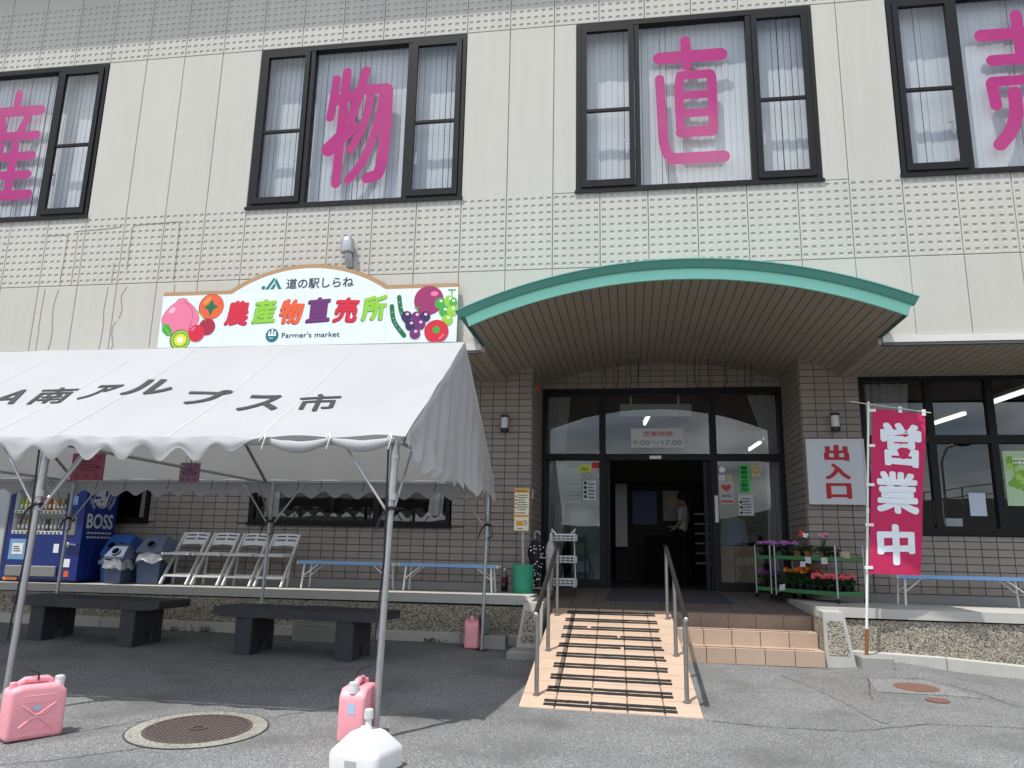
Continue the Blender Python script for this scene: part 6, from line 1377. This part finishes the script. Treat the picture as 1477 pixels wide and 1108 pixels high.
def b5(t, y): mb = MB(); disc(mb, 10.03, 2.545, .05, .05, y, 16); mb.m = 1; disc(mb, 10.03, 2.545, .04, .04, y-.001, 16); part('emblem', mb, [fcol('bronze', 110, 90, 50), fcol('beige', 205, 188, 140)], t, recalc=False)
notice('beige_plaque', 9.965, 10.10, 2.44, 2.625, yg, fcol('beige', 205, 188, 140), 'square beige plaque beside the green notice', 'plaque', b5)
t = thing('round_sticker', (9.53, yg, 2.47), 'round grey sticker at the top left of the right entrance pane', 'sticker'); mb = MB(); disc(mb, 9.53, 2.55, .062, .062, yg, 20); part('disc', mb, fcol('teal_grey', 120, 150, 150), t, recalc=False); mb = MB(); disc(mb, 9.53, 2.55, .045, .045, yg-.001, 20); part('face', mb, WHp, t, recalc=False)
notice('square_sticker', 9.475, 9.575, 2.38, 2.465, yg, fcol('sheet_white', 205, 208, 208), 'small white square sticker under the round one'); notice('square_sticker', 9.59, 9.675, 2.38, 2.47, yg, fcol('khaki', 176, 176, 120), 'small khaki square sticker under the round one')
def b6(t, y): mb = MB(); lines(mb, 7.49, 7.60, 2.08, 2.34, y, 5, 3); [disc(mb, 7.445, z, .026, .026, y, 10) for z in (2.12, 2.19, 2.26, 2.33)]; part('print', mb, M_ink, t, recalc=False)
notice('rules_notice', 7.41, 7.615, 2.065, 2.37, yg, fcol('pale_notice', 196, 208, 214), 'white notice with a column of round symbols on the left entrance pane', 'notice', b6)
notice('yellow_card', 7.35, 7.53, 2.50, 2.61, yg, fcol('fluor_yellow', 206, 222, 50), 'fluorescent yellow card at the top of the left entrance pane', 'card', lambda t, y: part('print', (lambda m: (lines(m, 7.37, 7.51, 2.515, 2.58, y, 2, 4), m)[1])(MB()), M_ink, t, recalc=False))
def b7(t, y): mb = MB(); mb.quad((7.545, y, 2.56), (7.68, y, 2.56), (7.68, y, 2.655), (7.545, y, 2.655)); lines(mb, 7.55, 7.675, 2.515, 2.555, y, 1, 5); part('red_block', mb, fcol('card_red', 196, 24, 48), t, recalc=False)
notice('red_card', 7.54, 7.685, 2.51, 2.66, yg, fcol('sheet_white', 205, 208, 208), 'red and white card at the top right of the left entrance pane', 'card', b7)
notice('small_card', 7.64, 7.685, 1.66, 1.73, yg, WHp, 'tiny white card low on the left entrance pane')
yw = YF+.026
notice('paper_sheet', 12.05, 12.17, 1.72, 2.03, yw, fcol('kraft', 150, 132, 96), 'brown paper sheet in the dark shop window'); notice('paper_sheet', 12.49, 12.69, 1.835, 2.13, yw, fcol('bluish_paper', 178, 190, 204), 'bluish white paper sheet in the dark shop window'); notice('paper_sheet', 12.18, 12.385, 1.70, 1.80, yw, fcol('grey_paper', 140, 146, 152), 'low grey paper sheet beside the brown one')
def b8(t, y):
    mb = MB(); rr = random.Random(8); ms = [fcol('grape_green', 120, 168, 60), fcol('grape_light', 160, 198, 90), fcol('pale_green', 190, 214, 190)]
    for k in range(46):
        mb.m = rr.choice((0, 0, 1)) if k < 34 else 2; x = rr.uniform(13.0, 13.26) if k < 34 else rr.uniform(13.2, 13.55); z = rr.uniform(2.15, 2.60) if k < 34 else rr.uniform(2.0, 2.3); disc(mb, x, z, .042, .045, y-.0002*k, 14)
    part('grape_picture', mb, ms, t, recalc=False); mb = MB(); lines(mb, 13.06, 13.5, 2.50, 2.60, y-.012, 2, 4); part('print', mb, WHp, t, recalc=False)
notice('fruit_poster', 12.95, 13.60, 1.97, 2.68, yw-.002, fcol('mint', 170, 198, 160), 'green fruit poster at the right edge of the shop window', 'poster', b8)

# ------------------------------------------------------------------ things inside the shop
def cloth_over():
    mb = MB()
    def f(u, v):
        a = PI*u; x = 9.73-.21*math.cos(a)*(1-.18*v*v); y = 3.5-.15*math.sin(a)*(1-.55*v); z = 1.42+.44*v-.05*v*v*math.cos(a*2); return (x+.008*nz(u*9, v*6, 1), y+.010*nz(u*12, v*8, 4)-.012*math.sin(u*22)*(1-v), z-.10*(v > .97))
    mb.grid(f, 40, 16); return mb
t = thing('folded_jacket', (9.73, 3.5, 1.40), 'grey-blue jacket draped over the cardboard box behind the right entrance pane', 'jacket'); part('jacket', cloth_over(), mat('denim_grey', (.20, .25, .32), .85, .1, 8), t, smooth='all', recalc=False)
t = thing('cardboard_box', (9.80, 3.5, .745), 'cardboard box standing behind the right entrance pane', 'box'); mb = MB(); mb.box(9.50, 10.12, 3.30, 3.75, .745, 1.41); part('carton', mb, mat('kraft_box', (.36, .28, .17), .75, .08), t); mb = MB(); lines(mb, 9.56, 10.0, 1.27, 1.36, 3.297, 2, 3); part('print', mb, M_brownb, t, recalc=False)
t = thing('display_board', (7.45, 3.6, .74), 'dark teal display board behind the left entrance pane', 'display board'); mb = MB(); mb.box(7.18, 7.70, 3.55, 3.6, .74, 2.15); part('board', mb, mat('dark_teal_board', (.012, .07, .085), .6, .2), t); mb = MB(); mb.box(7.0, 7.35, 3.5, 3.52, 2.05, 2.62); part('pinned_sheet', mb, mat('pale_pinned_sheet', (.4, .42, .42), .7), t)
mb = MB(); [mb.quad((7.02, 3.497, 2.1+.06*k), (7.33, 3.497, 2.1+.06*k), (7.33, 3.497, 2.115+.06*k), (7.02, 3.497, 2.115+.06*k)) for k in range(5)]; part('print', mb, M_ink, t, recalc=False)
notice('indoor_poster', 8.18, 8.64, 1.80, 2.44, 6.0, fcol('poster_blue', 50, 54, 104), 'blue poster on the wall deep inside the shop', 'poster'); notice('indoor_poster', 8.76, 9.14, 1.88, 2.45, 6.0, fcol('poster_pale', 130, 128, 118), 'pale poster on the wall deep inside the shop', 'poster', lambda t, y: part('picture', (lambda m: (disc(m, 8.95, 2.25, .12, .12, y, 20), m)[1])(MB()), M_brownb, t, recalc=False))
notice('indoor_poster', 7.86, 8.08, 1.38, 2.57, 5.9, fcol('sheet_grey', 180, 182, 180), 'tall white notice on the left wall inside the shop', 'poster')
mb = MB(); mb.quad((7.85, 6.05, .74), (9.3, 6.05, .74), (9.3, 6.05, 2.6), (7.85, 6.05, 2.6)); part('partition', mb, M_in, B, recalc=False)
t = thing('indoor_counter', (8.8, 5.3, .74), 'dark counter inside the shop behind the open door', 'counter'); mb = MB(); mb.box(8.4, 9.1, 5.0, 5.5, .74, 1.55); part('body', mb, mat('dark_wood', (.008, .007, .006), .9, spec=.08), t); mb = MB(); mb.box(8.38, 9.12, 4.98, 5.52, 1.55, 1.58); part('top', mb, mat('dark_wood', (.02, .016, .014)), t)
t = thing('shelf_rack', (9.45, 5.8, .74), 'rack with pale shelves inside the shop right of the standing person', 'shelf rack'); 
for k in range(6): mb = MB(); mb.box(9.28, 9.72, 5.4, 5.9, 1.10+.175*k, 1.125+.175*k); part('shelf', mb, mat('pale_shelf', (.26, .245, .22), .7), t)
for x in (9.28, 9.72): mb = MB(); mb.box(x-.015, x+.015, 5.4, 5.9, .74, 2.1); part('side_panel', mb, mat('dark_wood', (.02, .016, .014)), t)
# a person inside, dim behind the open door: one skinned body
def person(loc, rot, label):
    t = thing('person', loc, label, 'person', None, rot)
    J = [((0, 0, .90), .125), ((0, .01, 1.08), .115), ((0, .03, 1.25), .135), ((0, .03, 1.36), .10), ((0, .02, 1.43), .047), ((0, .0, 1.50), .062), ((0, -.005, 1.58), .082), ((0, .0, 1.645), .055),
         ((-.16, .03, 1.345), .055), ((-.24, .02, 1.10), .040), ((-.12, -.16, 1.02), .030), ((-.07, -.22, 1.02), .027), ((.16, .03, 1.345), .055), ((.25, .05, 1.10), .040), ((.16, -.10, .98), .030), ((.12, -.15, .96), .027),
         ((-.09, 0, .84), .090), ((-.10, -.01, .46), .058), ((-.10, .02, .08), .038), ((-.10, -.13, .03), .032), ((.09, 0, .84), .090), ((.11, .02, .46), .058), ((.11, .05, .08), .038), ((.11, -.10, .03), .032)]
    E_ = [(0, 1), (1, 2), (2, 3), (3, 4), (4, 5), (5, 6), (6, 7), (3, 8), (8, 9), (9, 10), (10, 11), (3, 12), (12, 13), (13, 14), (14, 15), (0, 16), (16, 17), (17, 18), (18, 19), (0, 20), (20, 21), (21, 22), (22, 23)]
    for hand, w in ((11, (-.05, -.24, 1.02)), (15, (.10, -.17, .95))):
        p = Vector(J[hand][0]); d = (p-Vector(J[hand-1][0])).normalized(); sd = d.cross(Vector((0, 0, 1))).normalized()
        for k, l in enumerate((.055, .068, .072, .066, .054)):
            off = (k-2)*.016; a = p+sd*off*.6+d*.02; b = p+sd*off+d*(.02+l*.6); c2 = p+sd*off+d*(.02+l)+Vector((0, 0, -.012))
            i0 = len(J); J += [(tuple(b), .008), (tuple(c2), .0065)]; E_ += [(hand, i0), (i0, i0+1)]
    me = bpy.data.meshes.new('body'); me.from_pydata([j[0] for j in J], E_, []); o = bpy.data.objects.new('body_tmp', me); COL.objects.link(o)
    sk = o.modifiers.new('s', 'SKIN'); 
    for i, j in enumerate(J): v = me.skin_vertices[0].data[i]; v.radius = (j[1]*(1.15 if i < 4 else 1), j[1]*(.75 if i < 4 else 1)); v.use_root = (i == 0)
    sb = o.modifiers.new('b', 'SUBSURF'); sb.levels = 1; sb.render_levels = 1
    bpy.context.view_layer.update(); dg = bpy.context.evaluated_depsgraph_get(); m2 = bpy.data.meshes.new_from_object(o.evaluated_get(dg)); bpy.data.objects.remove(o)
    m2.materials.clear()
    for mm in (mat('skin', (.42, .25, .17), .6), mat('white_shirt', (.5, .5, .48), .85), mat('dark_trousers', (.012, .012, .015), .8)): m2.materials.append(mm)
    for p in m2.polygons:
        z, x, y = p.center.z, p.center.x, p.center.y; arm = abs(x) > .2 or y < -.12
        p.material_index = 2 if z < .93 and not (arm and z > .8) else (1 if z < 1.41 and (not arm or z > 1.16) else 0); p.use_smooth = True
    put('body', m2, t)
    mb = MB(); mb.ball((0, .02, 1.59), .095, 14, 10, (.92, 1.02, 1.12)); mb.tube([(0, .10, 1.60), (0, .13, 1.50), (.01, .12, 1.32)], .035, 8, r2=.015); part('hair', mb, mat('black_hair', (.008, .007, .007), .5), t, smooth='all')
    mb = MB(); 
    for sx in (-.03, .03): mb.ball((sx, -.078, 1.585), .010, 8, 6)
    mb.ball((0, -.09, 1.555), .013, 8, 6, (.8, 1.2, 1.3)); mb.ball((0, -.078, 1.522), .02, 8, 6, (1, .3, .3)); part('face', mb, mat('face_detail', (.30, .15, .11), .6), t, smooth='all')
person((9.10, 5.75, .745), math.radians(-115), 'person with tied dark hair in a white top and dark trousers inside the shop doorway')

# weeds at the foot of the porch
def weed(cx, cy, n, h, lab):
    t = thing('weed', (cx, cy, gz(cx, cy)), lab, 'weed', 'weeds along the foot of the porch wall'); mb = MB(); rr = random.Random(int(cx*50))
    for k in range(n):
        a_ = rr.uniform(0, 2*PI); d = rr.uniform(0, .11); o = Vector((cx+d*math.cos(a_)*1.6, cy+abs(d*math.sin(a_))*-.5, gz(cx, cy))); tip = o+Vector((rr.uniform(-.05, .05), rr.uniform(-.06, .02), rr.uniform(.3, 1)*h)); w = Vector((.007, .003, 0)); mb.add([o-w, o+w, tip+w*.3, tip-w*.3], [[0, 1, 2, 3]]); mb.add([tip, tip+Vector((.015, -.01, -.01)), tip+Vector((.0, -.01, .018)), tip+Vector((-.015, .0, .004))], [[0, 1, 2, 3]])
    tag(part('blades', mb, M_leaf, t, recalc=False), kind='stuff')
for x, n, h, lab in ((4.85, 40, .12, 'largest weed tuft, at the porch foot behind the right dark bench'), (5.75, 16, .05, 'sparse low weed tuft at the porch foot nearest the shaded pink can'), (2.75, 16, .07, 'weed tuft at the porch foot between the two dark benches'), (2.35, 10, .05, 'tiny weed tuft at the porch foot behind the left dark bench')): weed(x, PF-.04, n, h, lab)

# ------------------------------------------------------------------ across the road (seen mirrored in the glass)
mb = MB(); rr = random.Random(9); n = 90
def hillh_(a): return (13+9*math.sin(a*1.7+.4)+5*nz(a*3, 1, 2)+2.5*nz(a*11, 4, 2))
V_ = []
for i in range(n+1):
    a = -PI*1.12+PI*1.24*i/n; rd = 150; x, y = 8+rd*math.cos(a), -9+rd*math.sin(a); h = 9+2.5*math.sin(a*2.2+1.3)+2.5*nz(a*3.5, 1, 2)+1.4*nz(a*12, 4, 2)+15*max(0, math.cos(a+.35))**1.5
    for k, (q, zz) in enumerate(((0, -1), (12, .45), (30, .8), (50, 1.0), (90, .9))): V_.append((x+q*math.cos(a), y+q*math.sin(a), (h*zz+1.2*nz(i*.7, k, 3)) if zz > 0 else -3))
mb.add(V_, [[i*5+k, (i+1)*5+k, (i+1)*5+k+1, i*5+k+1] for i in range(n) for k in range(4)])
tag(put('hills', mb.mesh('hills', mat('wooded_hill', (.03, .045, .02), .9, .5, .12, .2, 1.5), smooth='all')), kind='structure')
t = thing('overpass', (30, -33, -1), 'concrete road embankment with a metal railing across the street', 'overpass')
mb = MB(); mb.hexa([(4, -36, -1), (60, -36, -1), (60, -31, -1), (4, -31, -1), (4, -36, .8), (60, -36, 9.0), (60, -32, 9.0), (4, -32, .8)]); part('embankment', mb, M_conc, t)
mb = MB(); f = lambda x: .8+(x-4)*8.2/56
for k in range(29): x = 4+2*k; mb.bar((x, -32.2, f(x)), (x, -32.2, f(x)+1.0), .06)
for d in (1.0, .5): mb.bar((4, -32.2, f(4)+d), (60, -32.2, f(60)+d), .06)
part('railing', mb, M_steelb, t)
t = thing('street_lamp', (24.5, -30.5, gz(24, -30)), 'curved dark street lamp across the street', 'street lamp'); mb = MB(); mb.tube([(24.4, -30.5, -.3), (24.5, -30.5, 6.3), (24.75, -30.4, 6.95), (25.3, -30.3, 7.2)], .07, 8); part('post', mb, M_steelb, t, smooth=True); mb = MB(); mb.ball((25.5, -30.3, 7.15), .25, sc=(1.6, .8, .5)); part('lamp_head', mb, M_black, t, smooth='all')
